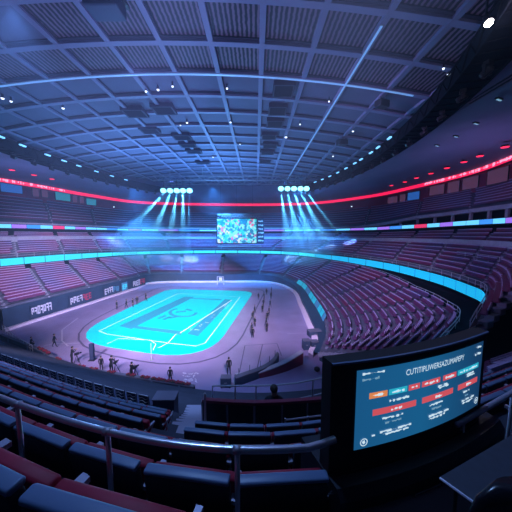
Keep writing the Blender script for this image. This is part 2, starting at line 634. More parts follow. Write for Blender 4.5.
for ix in range(nx + 1):
    x = X0 + ix * cell
    if abs(x - EX) >= EA:
        continue
    hy = EB * math.sqrt(1 - ((x - EX) / EA) ** 2)
    ya, yb = max(EY - hy, -4), EY + hy
    m = MB()
    z = ceil_z(x)
    m.box((x, (ya + yb) / 2, z - 0.16), (0.46, yb - ya, 0.30))
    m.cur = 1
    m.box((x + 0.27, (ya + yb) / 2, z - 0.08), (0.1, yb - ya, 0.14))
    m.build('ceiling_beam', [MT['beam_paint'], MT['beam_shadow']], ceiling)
for iy in range(ny + 1):
    y = Y0 + iy * cell
    if abs(y - EY) >= EB - 1 or y < -4:
        continue
    hx = EA * math.sqrt(1 - ((y - EY) / EB) ** 2)
    m = MB()
    n = 14
    w = 0.28
    xs = [EX - hx + 2 * hx * k / n for k in range(n + 1)]
    sec = ((-w, -0.02), (-w, -0.31), (w, -0.31), (w, -0.02))
    m.grid([[Vector((x, y + sy, ceil_z(x) + sz)) for x in xs] for sy, sz in sec])
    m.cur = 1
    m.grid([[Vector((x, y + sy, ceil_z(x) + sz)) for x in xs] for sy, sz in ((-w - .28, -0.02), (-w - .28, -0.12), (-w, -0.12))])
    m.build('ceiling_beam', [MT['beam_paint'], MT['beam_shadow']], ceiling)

# --- near block: terrace the viewer stands on
def vw(d):
    return max(0.8, 1.2 + (d - 1.25) * 0.53)


def vee(d, X):
    w = vw(d)
    return d + 0.45 * (math.sqrt(X * X + w * w) - w)


def vslope(d, X):
    w = vw(d)
    return 0.45 * X / math.sqrt(X * X + w * w)


def near_floor(d):
    if d < 4.5:
        return H - (1.11 + 0.68 * d)
    if d < 9.0:
        return H - (4.17 + 0.715 * (d - 4.5))
    return H - (7.39 + 0.60 * (d - 9.0))


xs = [-50, -40, -32, -26, -20, -16, -12, -9, -7, -5, -4, -3, -2.2, -1.5, -1, -.6, -.3, 0, .3, .6, 1, 1.5, 2.2, 3, 4, 5, 6, 7, 8]
prof = []
d = -2.0
PITCHD = 0.87
lv = []
dd = 1.40 - 4 * PITCHD
while dd < 23.6:
    lv.append(dd)
    dd += PITCHD
rows = []
for d0 in lv:
    zt = near_floor(d0 + 0.45)
    rows.append([Vector((x, vee(d0, x), zt)) for x in xs])
    rows.append([Vector((x, vee(d0 + PITCHD, x), zt)) for x in xs])
last = rows[-1]
rows.append([zed(p, 0.0) for p in last])
b = MB()
b.grid(rows)
# right wing of the same block
rows = []
for d0 in lv:
    if d0 > 10.8:
        break
    zt = near_floor(d0 + 0.45)
    for e in (d0, d0 + PITCHD):
        rows.append([Vector((x, vee(e, x), zt)) for x in (8, 10, 13, 17, 22, 28)])
rows.append([zed(p, p.z - 4) for p in rows[-1]])
b.grid(rows)
structure(b.build('floor_terrace_near', MT['floor_near']))
# blue-grey walkway at the foot of the near block
foot = catmull([(-46, 40, 0), (-40, 38.5, 0), (-30, 33.6, 0), (-22.5, 29.4, 0), (-13.2, 26.8, 0), (-6.5, 25.1, 0)], 6)
b = MB()
b.grid([[p + Vector((0, 0, .02)) for p in foot], [p + Vector((0, -2.2, .9)) for p in foot], [p + Vector((0, -3.6, 2.0)) for p in foot]])
structure(b.build('floor_walkway', MT['concrete']))

# ------------------------------------------------------------------ the lit court and floor lines
def gnd(px, py, z=0.0):
    return atZ(px, py, z)


def smooth_poly(pts, n=5):
    """closed catmull through points"""
    P = [Vector(p) for p in pts]
    L = len(P)
    out = []
    for i in range(L):
        p0, p1, p2, p3 = P[i - 1], P[i], P[(i + 1) % L], P[(i + 2) % L]
        for k in range(n):
            t = k / n
            out.append(0.5 * ((2 * p1) + (p2 - p0) * t + (2 * p0 - 5 * p1 + 4 * p2 - p3) * t * t + (3 * p1 - p0 - 3 * p2 + p3) * t ** 3))
    return out


def rrect(corners, rad, n=7):
    """rounded polygon from ground corners, rad per corner"""
    out = []
    L = len(corners)
    for i in range(L):
        c = Vector(corners[i])
        a = (Vector(corners[i - 1]) - c)
        b2 = (Vector(corners[(i + 1) % L]) - c)
        r = rad[i] if isinstance(rad, (list, tuple)) else rad
        pa, pb = c + a.normalized() * r, c + b2.normalized() * r
        for k in range(n + 1):
            t = k / n
            out.append(pa * (1 - t) ** 2 + c * 2 * t * (1 - t) + pb * t * t)
    return out


def ribbon_flat(pts, w, z, closed=False):
    P = [Vector((p[0], p[1], 0)) for p in pts]
    L = len(P)
    A, B = [], []
    for i in range(L):
        t = (P[(i + 1) % L] - P[i - 1]) if closed else (P[min(i + 1, L - 1)] - P[max(i - 1, 0)])
        n = Vector((-t.y, t.x, 0)).normalized() * w / 2
        A.append(P[i] + n + Vector((0, 0, z)))
        B.append(P[i] - n + Vector((0, 0, z)))
    if closed:
        A.append(A[0])
        B.append(B[0])
    m = MB()
    m.grid([B, A])
    return m


cc = [gnd(63, 340), gnd(168, 289), gnd(254, 291.5), gnd(206, 362)]
court_poly = rrect([(p.x, p.y, 0) for p in cc], [9, 4, 4, 8.5])
ct = MB()
ct.prism([(p.x, p.y) for p in court_poly], 0.0, 0.06)
court = ct.build('sports_court', MT['court_cyan'])
tag(court, 'glowing cyan rectangular court with rounded corners in the middle of the arena floor', 'court')


def court_patch(name, pix, m, z=0.075):
    q = MB()
    q.quad(*[gnd(*p, z) for p in pix])
    if (Vector(q.v[1]) - Vector(q.v[0])).cross(Vector(q.v[2]) - Vector(q.v[1])).z < 0:
        q.f = [tuple(reversed(q.f[0]))]
    return q.build(name, MT[m], court)


def court_line(pix, w=0.15, z=0.08, m='court_line', closed=False):
    return ribbon_flat([gnd(*p, z) for p in pix], w, z, closed).build('line_marking', MT[m], court)


court_patch('side_band', ((119, 326), (131, 329), (194, 297), (184, 297)), 'court_band')
court_patch('side_band', ((187, 334), (198, 336), (232, 300), (225, 299)), 'court_band')
court_patch('end_band', ((133, 328), (132, 325.5), (183, 331), (181, 335)), 'court_band')
court_patch('end_band', ((190, 298.6), (191, 297.8), (222, 299.4), (221, 300.4)), 'court_band')
court_line(((99, 331), (178, 293.5), (240, 297), (205, 343), (196, 346), (168, 343), (107, 334), (99, 331)))
court_line(((107, 344), (118, 338.5), (150, 340), (156, 344), (153, 350)))
court_line(((158, 348), (168, 343), (176, 334)))
court_line(((180, 333), (232, 300)), 0.2)
ring = [gnd(183 + 13 * math.cos(a), 312.5 + 4.2 * math.sin(a), .08) for a in [2 * math.pi * k / 28 for k in range(20)]]
ribbon_flat(ring, 0.7, 0.08).build('centre_emblem', MT['court_band'], court)
m = MB()
for (x0, y0, x1, y1) in ((158, 319, 166, 316), (163, 320, 171, 317), (169, 318.5, 180, 316.5), (176, 312.5, 186, 311.5), (186, 309.5, 192, 311)):
    a, c = gnd(x0, y0), gnd(x1, y1)
    m2 = ribbon_flat([a, c], 0.8, 0.082)
    n = len(m.v)
    m.v += m2.v
    m.f += [tuple(n + i for i in f) for f in m2.f]
    m.m += m2.m
m.build('emblem_lettering', MT['court_band'], court)
m = MB()
rr = random.Random(3)
for k in range(26):
    u = rr.random()
    base = gnd(192 + u * 34, 331 - u * 26)
    dx = rr.uniform(-.8, .8)
    if 0.35 < u < 0.5:
        continue
    a = Vector((base.x + dx + .2, base.y + rr.uniform(-.4, .4), 0.085))
    m.box(a, (rr.uniform(.25, .6), .1, .01), rr.uniform(0, 3))
m.build('band_lettering', MT['court_line'], court)

trk = rrect([tuple(gnd(*p)) for p in ((46, 343), (160, 286.5), (266, 289), (222, 377))], [13, 5, 5, 12])
tag(ribbon_flat(trk, 0.28, 0.012, True).build('track_line', MT['dark_line']), 'dark curved track line running right round the cyan court', 'floor line')
m = ribbon_flat([gnd(*p) for p in ((78, 318), (62, 330), (62, 341), (68, 346))], 0.2, 0.012)
tag(m.build('track_line', MT['pale_line']), 'short pale curved line on the floor left of the court', 'floor line')
m = MB()
for a, c in (((44, 346), (52, 344)), ((52, 344), (80, 343))):
    q = ribbon_flat([gnd(*a), gnd(*c)], 0.15, 0.012)
    n = len(m.v)
    m.v += q.v
    m.f += [tuple(n + i for i in f) for f in q.f]
    m.m += q.m
tag(m.build('track_line', MT['pale_line']), 'thin pale straight line on the floor by the left walking figure', 'floor line')
# white scrawl painted on the floor near the standing figure
m = MB()
for k in range(34):
    px, py = rr.uniform(183, 198), rr.choice((373.5, 376, 379.5, 381.5)) + rr.uniform(-.7, .7)
    g = gnd(px, py)
    m.box((g.x, g.y, 0.012), (rr.uniform(.15, .5), .07, .01), rr.uniform(0, 3.1))
tag(m.build('floor_lettering', MT['white_sign']), 'white painted scrawl of lettering on the floor beside the end of the dark parapet', 'floor marking')

# ------------------------------------------------------------------ LED ribbons and the red ring
def ribbon_display(name, curve, zlo, zhi, off, label, colours, seam, step, first=0):
    root = thing(name, label, 'LED ribbon', (0, 0, 0))

    def far(i):
        u = min(1, max(0, 2.2 - abs(i / NS - 7.2) / 1.3))
        return 1 - 0.38 * u
    back = MB()
    P = [curve[i] + inward(i) * off for i in range(N)]
    back.grid([[p + Vector((0, 0, zlo - .12)) - inward(i) * .3 for i, p in enumerate(P)], [p + Vector((0, 0, zlo - .12)) for p in P],
               [p + Vector((0, 0, zhi + .12)) for p in P], [p + Vector((0, 0, zhi + .12)) - inward(i) * .3 for i, p in enumerate(P)]])
    back.build('housing', MT['black_matt'], root)
    k = 0
    for a in range(first, N - step, step):
        e = a + step
        seg = P[a:e + 1]
        d0 = (seg[1] - seg[0]) * seam
        d1 = (seg[-1] - seg[-2]) * seam
        seg = [seg[0] + d0] + seg[1:-1] + [seg[-1] - d1]
        m = MB()
        m.grid([[p + inward(a + j) * .04 + Vector((0, 0, zlo * far(a + j))) for j, p in enumerate(seg)], [p + inward(a + j) * .04 + Vector((0, 0, zhi * far(a + j))) for j, p in enumerate(seg)]])
        m.build('display_panel', MT[colours[k % len(colours)]], root)
        k += 1
    return root


ribbon_display('ribbon_display', R1, -0.85, 0.68, 0.1, 'broad cyan LED ribbon curving along the front of the middle seating bank', ['led_cyan'] * 16 + ['led_teal'] * 24, 0.05, 4)
ribbon_display('ribbon_display', R2, -0.40, 0.50, 0.0, 'narrow multicoloured LED ribbon along the front of the upper seating bank',
               ['led_sky', 'led_violet', 'led_sky', 'led_crimson', 'led_sky', 'led_blue', 'led_violet', 'led_sky', 'led_violet', 'led_sky', 'led_blue', 'led_sky'], 0.04, 3)
root = thing('ring_light', 'red LED light ring running round the hall just below the ceiling edge', 'LED ring', (0, 0, 0))
m = MB()
Pr = [RG[i] + inward(i) * 0.2 for i in range(N)]
m.grid([[p + Vector((0, 0, -.55)) for p in Pr], [p + Vector((0, 0, .55)) for p in Pr]])
m.build('red_strip', MT['led_red'], root)
m = MB()
m.grid([[RG[i] - inward(i) * 0.8 + Vector((0, 0, -.65)) for i in range(N)], [p + Vector((0, 0, -.65)) for p in Pr], [p + Vector((0, 0, -.55)) for p in Pr]])
m.grid([[p + Vector((0, 0, .55)) for p in Pr], [p + Vector((0, 0, .65)) for p in Pr], [RG[i] - inward(i) * 0.8 + Vector((0, 0, .65)) for i in range(N)]])
m.build('housing', MT['suite_red'], root)
# pale glints of message text running along the red ring on its near left and near right stretches
rr = random.Random(11)
for lo, hi in ((NS * 0.6, NS * 3.9), (NS * 9.6, NS * 12 - 1)):
    i = lo
    top, bot = [], []
    while i < hi:
        j = int(i)
        p = Pr[j].lerp(Pr[j + 1], i - j) + inward(j) * .05
        on = rr.random() < 0.62
        hh = rr.uniform(.30, .75) if on else .04
        zc = p.z + (rr.uniform(-.05, .08) if on else 0)
        w = rr.uniform(.12, .45)
        L = (Pr[j + 1] - Pr[j]).length
        q = Pr[j].lerp(Pr[j + 1], min(1, i - j + w / L * .9)) + inward(j) * .05
        top += [zed(p, zc + hh / 2), zed(q, zc + hh / 2)]
        bot += [zed(p, zc - hh / 2), zed(q, zc - hh / 2)]
        i += w / L
    MB().grid([bot, top]).build('message_lettering', MT['led_pink'], root)

# suite windows and screens below the ring
def suite_at(px0, px1, pyc, hgt, mname, name, label, cat, group=None):
    best = None
    # find the wall station under the pixel
    def hit(px):
        d = ray(px, pyc)
        r = None
        for i in range(N - 1):
            a, c = UB[i], UB[i + 1]
            ex, ey = c.x - a.x, c.y - a.y
            den = d.x * ey - d.y * ex
            if abs(den) < 1e-9:
                continue
            t = (a.x * ey - a.y * ex) / den
            u = (a.x * d.y - a.y * d.x) / den
            if t > 0 and 0 <= u <= 1:
                r = (Vector((d.x * t, d.y * t, H + d.z * t)), inward(i))
        return r
    h0, h1 = hit(px0), hit(px1)
    if not h0 or not h1:
        return None
    z = (h0[0].z + h1[0].z) / 2
    a, c = zed(h0[0], z) + h0[1] * .12, zed(h1[0], z) + h1[1] * .12
    root = thing(name, label, cat, ((a + c) / 2), 0, group)
    ctr = (a + c) / 2
    ang = math.atan2((c - a).y, (c - a).x)
    L = (c - a).length
    f = MB()
    for (x, zz, sx, sz) in ((0, hgt / 2, L, .12), (0, -hgt / 2, L, .12), (-L / 2, 0, .12, hgt), (L / 2, 0, .12, hgt)):
        f.box((x, 0, zz), (sx, .16, sz))
    fo = f.build('frame', MT['black_matt'], root)
    p = MB().box((0, 0, 0), (L, .06, hgt)).build('screen_panel' if 'screen' in name else 'pane', MT[mname], root)
    root.rotation_euler = (0, 0, ang)
    return root


for (x0, x1, y, h, mn, nm, lb) in (
    (0, 22, 187, 3.0, 'suite_blue', 'wall_screen', 'large blue lit screen under the red ring at the left edge'),
    (32, 39, 192, 2.6, 'suite_glass', 'suite_window', 'dark suite window right of the blue wall screen on the left'),
    (41, 48, 193, 2.6, 'suite_glass', 'suite_window', 'dark suite window between the blue and the teal wall screens'),
    (55, 70, 196.5, 2.6, 'suite_teal', 'wall_screen', 'teal lit screen under the red ring on the left side'),
    (72, 77, 199, 2.4, 'suite_glass', 'suite_window', 'small suite window just right of the teal wall screen'),
    (79, 84, 200, 2.4, 'suite_glass', 'suite_window', 'second small suite window right of the teal wall screen'),
    (86, 96, 202, 2.2, 'suite_teal', 'wall_screen', 'small dim screen farthest along the left wall under the red ring'),
    (388, 398, 200, 2.2, 'suite_glass', 'suite_window', 'small suite window farthest along the right wall under the ring'),
    (400, 406, 198, 2.4, 'suite_glass', 'suite_window', 'narrow suite window beside the blue lit one on the right'),
    (408, 420, 196, 2.4, 'suite_blue', 'wall_screen', 'dim blue lit suite screen under the red ring on the right'),
    (430, 445, 190, 2.6, 'suite_glass', 'suite_window', 'dark red suite window right of the dim blue screen'),
    (448, 460, 187, 2.8, 'suite_glass', 'suite_window', 'dark suite window in the middle of the right red wall'),
    (463, 479, 183, 2.8, 'suite_glass', 'suite_window', 'wide suite window second from the right edge under the ring'),
    (488, 509, 176, 3.0, 'suite_glass', 'suite_window', 'wide pale glinting suite window at the right edge under the ring')):
    suite_at(x0, x1, y, h, mn, nm, lb, 'screen' if 'screen' in nm else 'window')

# ------------------------------------------------------------------ stadium seats
def seat_lists(A, B, n, spacing, aisle_every, skip=lambda p: False):
    out = []
    M_ = len(A)
    for k in range(n):
        pts = [A[i].lerp(B[i], (k + 0.55) / n) for i in range(M_)]
        zt = [A[i].z + (B[i].z - A[i].z) * (k + 1) / n for i in range(M_)]
        acc = 0.0
        for i in range(M_ - 1):
            seg = Vector((pts[i + 1].x - pts[i].x, pts[i + 1].y - pts[i].y, 0))
            L = seg.length
            while acc < L:
                t = acc / L
                # aisles radiate at fixed stations
                st = (i + t) / NS
                fr = (st * aisle_every) % 1.0
                w = 0.6 / max(L * NS / aisle_every, 1)
                if min(fr, 1 - fr) > w:
                    p = pts[i].lerp(pts[i + 1], t)
                    p.z = zt[i] + (zt[i + 1] - zt[i]) * t
                    if not skip(p):
                        dv = inward(i)
                        out.append((p, math.atan2(-seg.x, seg.y) if False else math.atan2(dv.y, dv.x) - math.pi / 2, k))
                acc += spacing
            acc -= L
    return out


def grand_mesh(m):
    T = Matrix.Rotation(R(-10), 3, 'X')
    m.cur = 0
    m.box((0, 0.06, .40), (.54, .44, .09))
    m.box((0, -.185, .60), (.54, .07, .40), M=T)
    m.cur = 1  # pale top band: the highlight along each row is painted in
    m.box((0, -.236, .865), (.545, .085, .15), M=T)
    return m


lower = seat_lists(WT[:NL], T1[:NL], NR1, 0.56, 1.6)
middle = seat_lists(MF, MB_, NR2, 0.58, 1.3)
upper = seat_lists(UF, UB, NR3, 0.60, 1.0)


def project(p):
    v = camo.rotation_euler.to_matrix().transposed() @ (p - camo.location)
    if v.z > -0.1:
        return None
    return 256 + F * v.x / -v.z, 256 - F * v.y / -v.z


def in_view(p):
    q = project(p + Vector((0, 0, .5)))
    if not q or not (0 < q[0] < 512 and 0 < q[1] < 512):
        return False
    # hidden behind the big display
    if 330 < q[0] < 492 and q[1] > 364 - (q[0] - 330) * 0.205:
        return False
    return True


cand = sorted([(p - camo.location).length, n] for n, (p, rz, k) in enumerate(lower) if p.x > 8 and p.y < 70 and in_view(p))
pick = [n for _, n in cand[:300]]
chosen = set(pick)
proto = None
for n in pick:
    p, rz, k = lower[n]
    if proto is None:
        proto = MB()
        grand_mesh(proto)
        o = proto.build('stadium_seat', [MT['seat_shell'], MT['seat_highlight']])
        proto = o
    else:
        o = proto.copy()
        C.objects.link(o)
    o.location = p
    o.rotation_euler = (0, 0, rz)
    tag(o, 'crimson violet tip-up seat in the nearest rows of the right bank above the big display', 'seat', 'stadium seats at the near end of the right lower bank')
lb = MB()
grand_mesh(lb)
V0 = [Vector(v) for v in lb.v]
F0 = lb.f
sv, sf = [], []
for n, (p, rz, k) in enumerate(lower + middle + upper):
    if n < len(lower) and n in chosen:
        continue
    c, s_ = math.cos(rz), math.sin(rz)
    base = len(sv)
    for v in V0:
        sv.append((p.x + v.x * c - v.y * s_, p.y + v.x * s_ + v.y * c, p.z + v.z))
    for f in F0:
        sf.append(tuple(base + i for i in f))
me = bpy.data.meshes.new('stadium_seats')
me.from_pydata(sv, [], sf)
me.materials.append(MT['seat_shell'])
me.materials.append(MT['seat_highlight'])
me.polygons.foreach_set('material_index', lb.m * (len(sf) // len(F0)))
o = bpy.data.objects.new('stadium_seats', me)
C.objects.link(o)
tag(o, 'thousands of crimson and violet seats filling the far, left, middle and upper banks', 'seats', kind='stuff')

# pale aisle stairs climbing the banks
def aisle_stairs(A, B, n, every, name, lo=0, hi=N - 1):
    m = MB()
    st = 0.0
    while st <= 12.0:
        i = st * NS
        j = min(int(i), N - 2)
        t = i - j
        if lo <= j < hi:
            for k in range(n):
                for h in (0, 1):
                    f0 = (k + h * .5) / n
                    a0 = A[j].lerp(A[j + 1], t)
                    b0 = B[j].lerp(B[j + 1], t)
                    p = a0.lerp(b0, f0)
                    q = a0.lerp(b0, f0 + .5 / n)
                    dirv = Vector((q.x - p.x, q.y - p.y, 0))
                    L = dirv.length
                    z = a0.z + (b0.z - a0.z) * (k + (.55 if h == 0 else 1.08)) / n
                    m.box(((p.x + q.x) / 2, (p.y + q.y) / 2, z - .2), (L, .6, .5), math.atan2(dirv.y, dirv.x))
        st += 1.0 / every
    return structure(m.build(name, MT['step_pale']))


aisle_stairs(WT, T1, NR1, 1.6, 'floor_aisle_lower', 0, NL - 1)
aisle_stairs(MF, MB_, NR2, 1.3, 'floor_aisle_middle')
aisle_stairs(UF, UB, NR3, 1.0, 'floor_aisle_upper')

# guard rails on the banks
def bank_rail(curve, off, dz, lo, hi, label, hgt=1.0, step=3):
    root = thing('guard_rail', label, 'railing')
    P = [curve[i] + inward(i) * off + Vector((0, 0, dz)) for i in range(lo, hi)]
    MB().tube([p + Vector((0, 0, hgt)) for p in P], .045, 6).build('handrail', MT['rail_white'], root, True)
    MB().tube([p + Vector((0, 0, hgt * .5)) for p in P], .03, 5).build('mid_rail', MT['rail_white'], root, True)
    for i in range(0, len(P), step):
        MB().tube([P[i], P[i] + Vector((0, 0, hgt))], .035, 5).build('post', MT['rail_white'], root)
    return root


bank_rail(R1, 0.02, 0.66, 0, 5 * NS, 'thin pale railing above the cyan ribbon on the right side')
bank_rail(T1, -0.25, 0.0, 0, 5 * NS, 'curved pale railing along the top row of the right lower bank')
bank_rail(R1, 0.02, 0.66, 8 * NS, 12 * NS, 'thin pale railing above the cyan ribbon on the left side')
bank_rail(MF, -3.4, 2.9, 0, 3 * NS, 'pale railing among the red seats of the right middle bank')

# ------------------------------------------------------------------ lighting trusses and their lamps
def make_truss(a0, a1, label):
    root = thing('lighting_truss', label, 'truss')
    n = 60
    P = []
    for k in range(n + 1):
        th = R(a0 + (a1 - a0) * k / n)
        x, y = ell(th)
        P.append(Vector((x, y, 29.0)))

    def off(i, o, z):
        d = Vector((P[i].x - EX, (P[i].y - EY) * (EA / EB) ** 2, 0)).normalized()
        return P[i] + d * o + Vector((0, 0, z))
    m = MB()
    sec = ((-1.15, -.7), (1.15, -.7), (1.15, .55), (-1.15, .55), (-1.15, -.7))
    m.grid([[off(i, o, z) for i in range(n + 1)] for o, z in sec])
    m.quad(*[off(0, o, z) for o, z in sec[:4]])
    m.quad(*[off(n, o, z) for o, z in sec[:4]])
    m.build('cable_tray', MT['truss_black'], root)
    for o, z in ((-1.2, .6), (1.2, .6), (-1.2, -.75), (1.2, -.75)):
        MB().tube([off(i, o, z) for i in range(n + 1)], .075, 6).build('chord', MT['truss_black'], root)
    m = MB()
    for i in range(0, n):
        zz = (.6, -.75) if i % 2 else (-.75, .6)
        for o in (-1.2, 1.2):
            m.bar(off(i, o, zz[0]), off(i + 1, o, zz[1]), .08)
        m.bar(off(i, -1.2, -.75), off(i, 1.2, -.75), .1)
    br = m.build('lacing', MT['truss_black'], root)
    return P, off


PR_, offR = make_truss(-52, 40, 'black curved lighting truss on the right side of the ceiling')
PL_, offL = make_truss(222, 138, 'black curved lighting truss on the left side of the ceiling')


def stage_light(loc, rz, label, group):
    root = thing('stage_light', label, 'light', loc, rz, group)
    MB().box((0, 0, -.18), (.5, .42, .28)).build('base', MT['fixture_black'], root)
    y = MB()
    y.box((-.32, 0, -.55), (.08, .18, .6)).box((.32, 0, -.55), (.08, .18, .6)).box((0, 0, -.30), (.7, .18, .08))
    y.build('yoke', MT['fixture_black'], root)
    h = MB().tube([(0, -.30, -.52), (0, -.2, -.58), (0, .25, -.80), (0, .34, -.86)], [.16, .24, .25, .20], 12)
    hd = h.build('head', MT['fixture_black'], root)
    MB().tube([(0, .335, -.855), (0, .36, -.867)], .17, 12).build('lens', MT['fixture_black'], hd)
    return root


ORD = ['first', 'second', 'third', 'fourth', 'fifth', 'sixth', 'seventh', 'eighth', 'ninth', 'tenth', 'eleventh', 'twelfth', 'thirteenth', 'fourteenth', 'fifteenth', 'sixteenth', 'seventeenth', 'eighteenth', 'nineteenth', 'twentieth'] + ['%dth' % k for k in range(21, 60)]
sl = None
for side, off, lo in (('right', offR, 13), ('left', offL, 16)):
    cnt = 0
    for i in range(lo, 60, 3):
        p = off(i, -.1, -.66)
        lab = 'black stage light under the %s truss, %s from its near end' % (side, ORD[cnt])
        rz = math.atan2(EY - p.y, EX - p.x) - math.pi / 2 + R((cnt * 37) % 50 - 25)
        if sl is None:
            sl = stage_light(p, rz, lab, 'stage lights under the trusses')
        else:
            dup(sl, p, rz, lab)
        cnt += 1
# small pale-blue lamps on the inner top edge of each truss
tl = None
for side, off, idx in (('right', offR, (27, 30, 32, 35, 37, 40, 43, 46, 49, 52)), ('left', offL, (18, 22, 25, 29, 32, 35, 39, 43, 47))):
    for c, i in enumerate(idx):
        p = off(i, -1.55, .35)
        lab = 'small pale blue lamp on the %s truss, %s from its near end' % (side, ORD[c])
        nxt = off(min(i + 1, 60), -1.55, .35)
        rz = math.atan2(nxt.y - p.y, nxt.x - p.x)
        if tl is None:
            tl = thing('truss_lamp', lab, 'light', p, rz, 'pale blue lamps along the trusses')
            MB().box((0, 0, .16), (1.1, .3, .2)).build('housing', MT['fixture_black'], tl)
            MB().box((0, 0, -.02), (1.0, .26, .16)).build('lens', MT['lens_blue'], tl)
        else:
            dup(tl, p, rz, lab)

# cross trusses at the far end of the ceiling, hung on rods
for y, x0, x1, z, lb in ((66.8, -26, 15.5, 29.6, 'straight black truss across the far ceiling carrying both floodlight clusters'), (76, -27, 13, 30.2, 'second straight black truss across the far ceiling behind the floodlight truss')):
    root = thing('cross_truss', lb, 'truss', (0, y, z))
    for oy, oz in ((-.5, 0), (.5, 0), (-.5, 1.0), (.5, 1.0)):
        MB().bar((x0, oy, oz), (x1, oy, oz), .1).build('chord', MT['steel_dull'], root)
    m = MB()
    n = int((x1 - x0) / 1.2)
    for k in range(n):
        a, c = x0 + (x1 - x0) * k / n, x0 + (x1 - x0) * (k + 1) / n
        for oy in (-.5, .5):
            m.bar((a, oy, 0 if k % 2 else 1), (c, oy, 1 if k % 2 else 0), .06)
        m.bar((a, -.5, 0), (a, .5, 0), .06)
    m.build('lacing', MT['steel_dull'], root)
    for k in range(5):
        xx = x0 + (x1 - x0) * (k + .5) / 5
        MB().bar((xx, 0, 1), (xx, 0, ceil_z(xx) - z - .3), .05).build('hanger', MT['steel_dull'], root)

fl0 = None
for side, pxs, tgt in (('left', (163.5, 170.2, 176.8, 183, 189.5), (-62, -44, -34, -27, -24)), ('right', (281, 287.5, 294, 300.5, 306.5), (13, 18, 24, 31, 42))):
    for c, px in enumerate(pxs):
        p = atY(px, 190.5 if side == 'left' else 188.5, 66.3)
        ttx = Vector((tgt[c], 95 if side == 'left' else 92, 3))
        lab = 'bright blue-white floodlight, %s from the left in the %s cluster' % (ORD[c], side)
        ang = math.atan2(ttx.y - p.y, ttx.x - p.x) - math.pi / 2
        if fl0 is None:
            fl0 = thing('floodlight', lab, 'light', p, ang, 'floodlights of the two clusters')
            h = MB().tube([(0, .45, .35), (0, .3, .3), (0, -.05, .0), (0, -.12, -.06)], [.3, .5, .70, .72], 14)
            h.build('housing', MT['fixture_black'], fl0)
            MB().tube([(0, -.13, -.07), (0, -.26, -.19)], [.74, .6], 14).build('lens', MT['lens_flood'], fl0)
            y = MB().box((-.75, .1, .35), (.05, .12, .8)).box((.75, .1, .35), (.08, .12, .8)).box((0, .1, .75), (1.55, .12, .08))
            y.build('yoke', MT['fixture_black'], fl0)
            MB().bar((0, .1, .75), (0, .1, 3.0), .08).build('hanger', MT['fixture_black'], fl0)
        else:
            dup(fl0, p, ang * 0 + (R(8) if side == 'left' else R(-8)), lab)
        lamp('flood_beam', 'SPOT', p + Vector((0, -.1, -.95)), 360000 * K, (0.13, 0.55, 1.0), 0.15, ttx, 10, 0.7)
fl0.rotation_euler = (0, 0, R(8))

# drifting stage haze hanging below each floodlight cluster
hz = bpy.data.materials.new('stage_haze')
hz.use_nodes = True
hz.node_tree.nodes.remove(hz.node_tree.nodes['Principled BSDF'])
hv2 = hz.node_tree.nodes.new('ShaderNodeVolumeScatter')
hv2.inputs['Color'].default_value = (0.40, 0.70, 1.0, 1)
hv2.inputs['Density'].default_value = 0.09
hv2.inputs['Anisotropy'].default_value = 0.1
hz.node_tree.links.new(hv2.outputs[0], hz.node_tree.nodes['Material Output'].inputs['Volume'])
for side, top, bot in (('left', ((-23.8, 65.2), (-17.2, 67.6)), ((-50, 76), (-20, 84))), ('right', ((6.2, 65.2), (13.2, 67.6)), ((8, 76), (30, 84)))):
    rows_ = []
    for f_, z in ((0, 26.3), (.33, 21.5), (.66, 16.5), (1, 6.0)):
        (ax, ay), (bx, by) = top
        (cx_, cy_), (dx_, dy_) = bot
        x0_, x1_ = ax + (cx_ - ax) * f_, bx + (dx_ - bx) * f_
        y0_, y1_ = ay + (cy_ - ay) * f_, by + (dy_ - by) * f_
        xm, ym, hx_, hy_ = (x0_ + x1_) / 2, (y0_ + y1_) / 2, (x1_ - x0_) / 2, (y1_ - y0_) / 2
        rows_.append([Vector((xm + hx_ * math.cos(a_), ym + hy_ * math.sin(a_), z)) for a_ in [2 * math.pi * k / 24 for k in range(25)]])
    m = MB()
    m.grid(rows_)
    m.f.append(tuple(k for k in range(24)))
    m.f.append(tuple(75 + k for k in reversed(range(24))))
    m.m += [0, 0]
    # weld the seam
    o = m.build('haze', hz)
    bm = bmesh.new()
    bm.from_mesh(o.data)
    bmesh.ops.remove_doubles(bm, verts=bm.verts, dist=1e-4)
    bmesh.ops.recalc_face_normals(bm, faces=bm.faces)
    bm.to_mesh(o.data)
    bm.free()
    tag(o, 'blue lit stage haze drifting below the %s floodlight cluster' % side, 'haze', kind='stuff')

# ------------------------------------------------------------------ video board
vb = thing('video_board', 'large lit video board hanging in the middle of the far end', 'screen', (0, 80, 0))
a, c = atY(217, 219, 80), atY(256.5, 243, 80)
cx, cz, wv, hv = (a.x + c.x) / 2, (a.z + c.z) / 2, c.x - a.x, a.z - c.z
MB().box((cx, .4, cz), (wv + .5, .7, hv + .5)).build('housing', MT['black_matt'], vb)
scr_ = MB().box((0, 0, 0), (wv, .1, hv)).build('screen', MT['board_picture'], vb)
scr_.location = (cx, 0, cz)
a2, c2 = atY(257.5, 219, 80), atY(264, 243, 80)
sx, sw = (a2.x + c2.x) / 2, c2.x - a2.x
MB().box((sx, .4, cz), (sw, .6, hv + .3)).build('side_panel', MT['wall_navy'], vb)
for k in range(6):
    m = MB()
    zz = cz + hv / 2 - .7 - k * (hv - 1.2) / 5.2
    rr = random.Random(k)
    x = sx - sw / 2 + .2
    while x < sx + sw / 2 - .4:
        w = rr.uniform(.15, .4)
        m.box((x + w / 2, .06, zz + rr.uniform(-.08, .08)), (w + .02, .08, rr.uniform(.2, .5)))
        x += w
    m.build('score_lettering', MT['ui_dim'], vb)
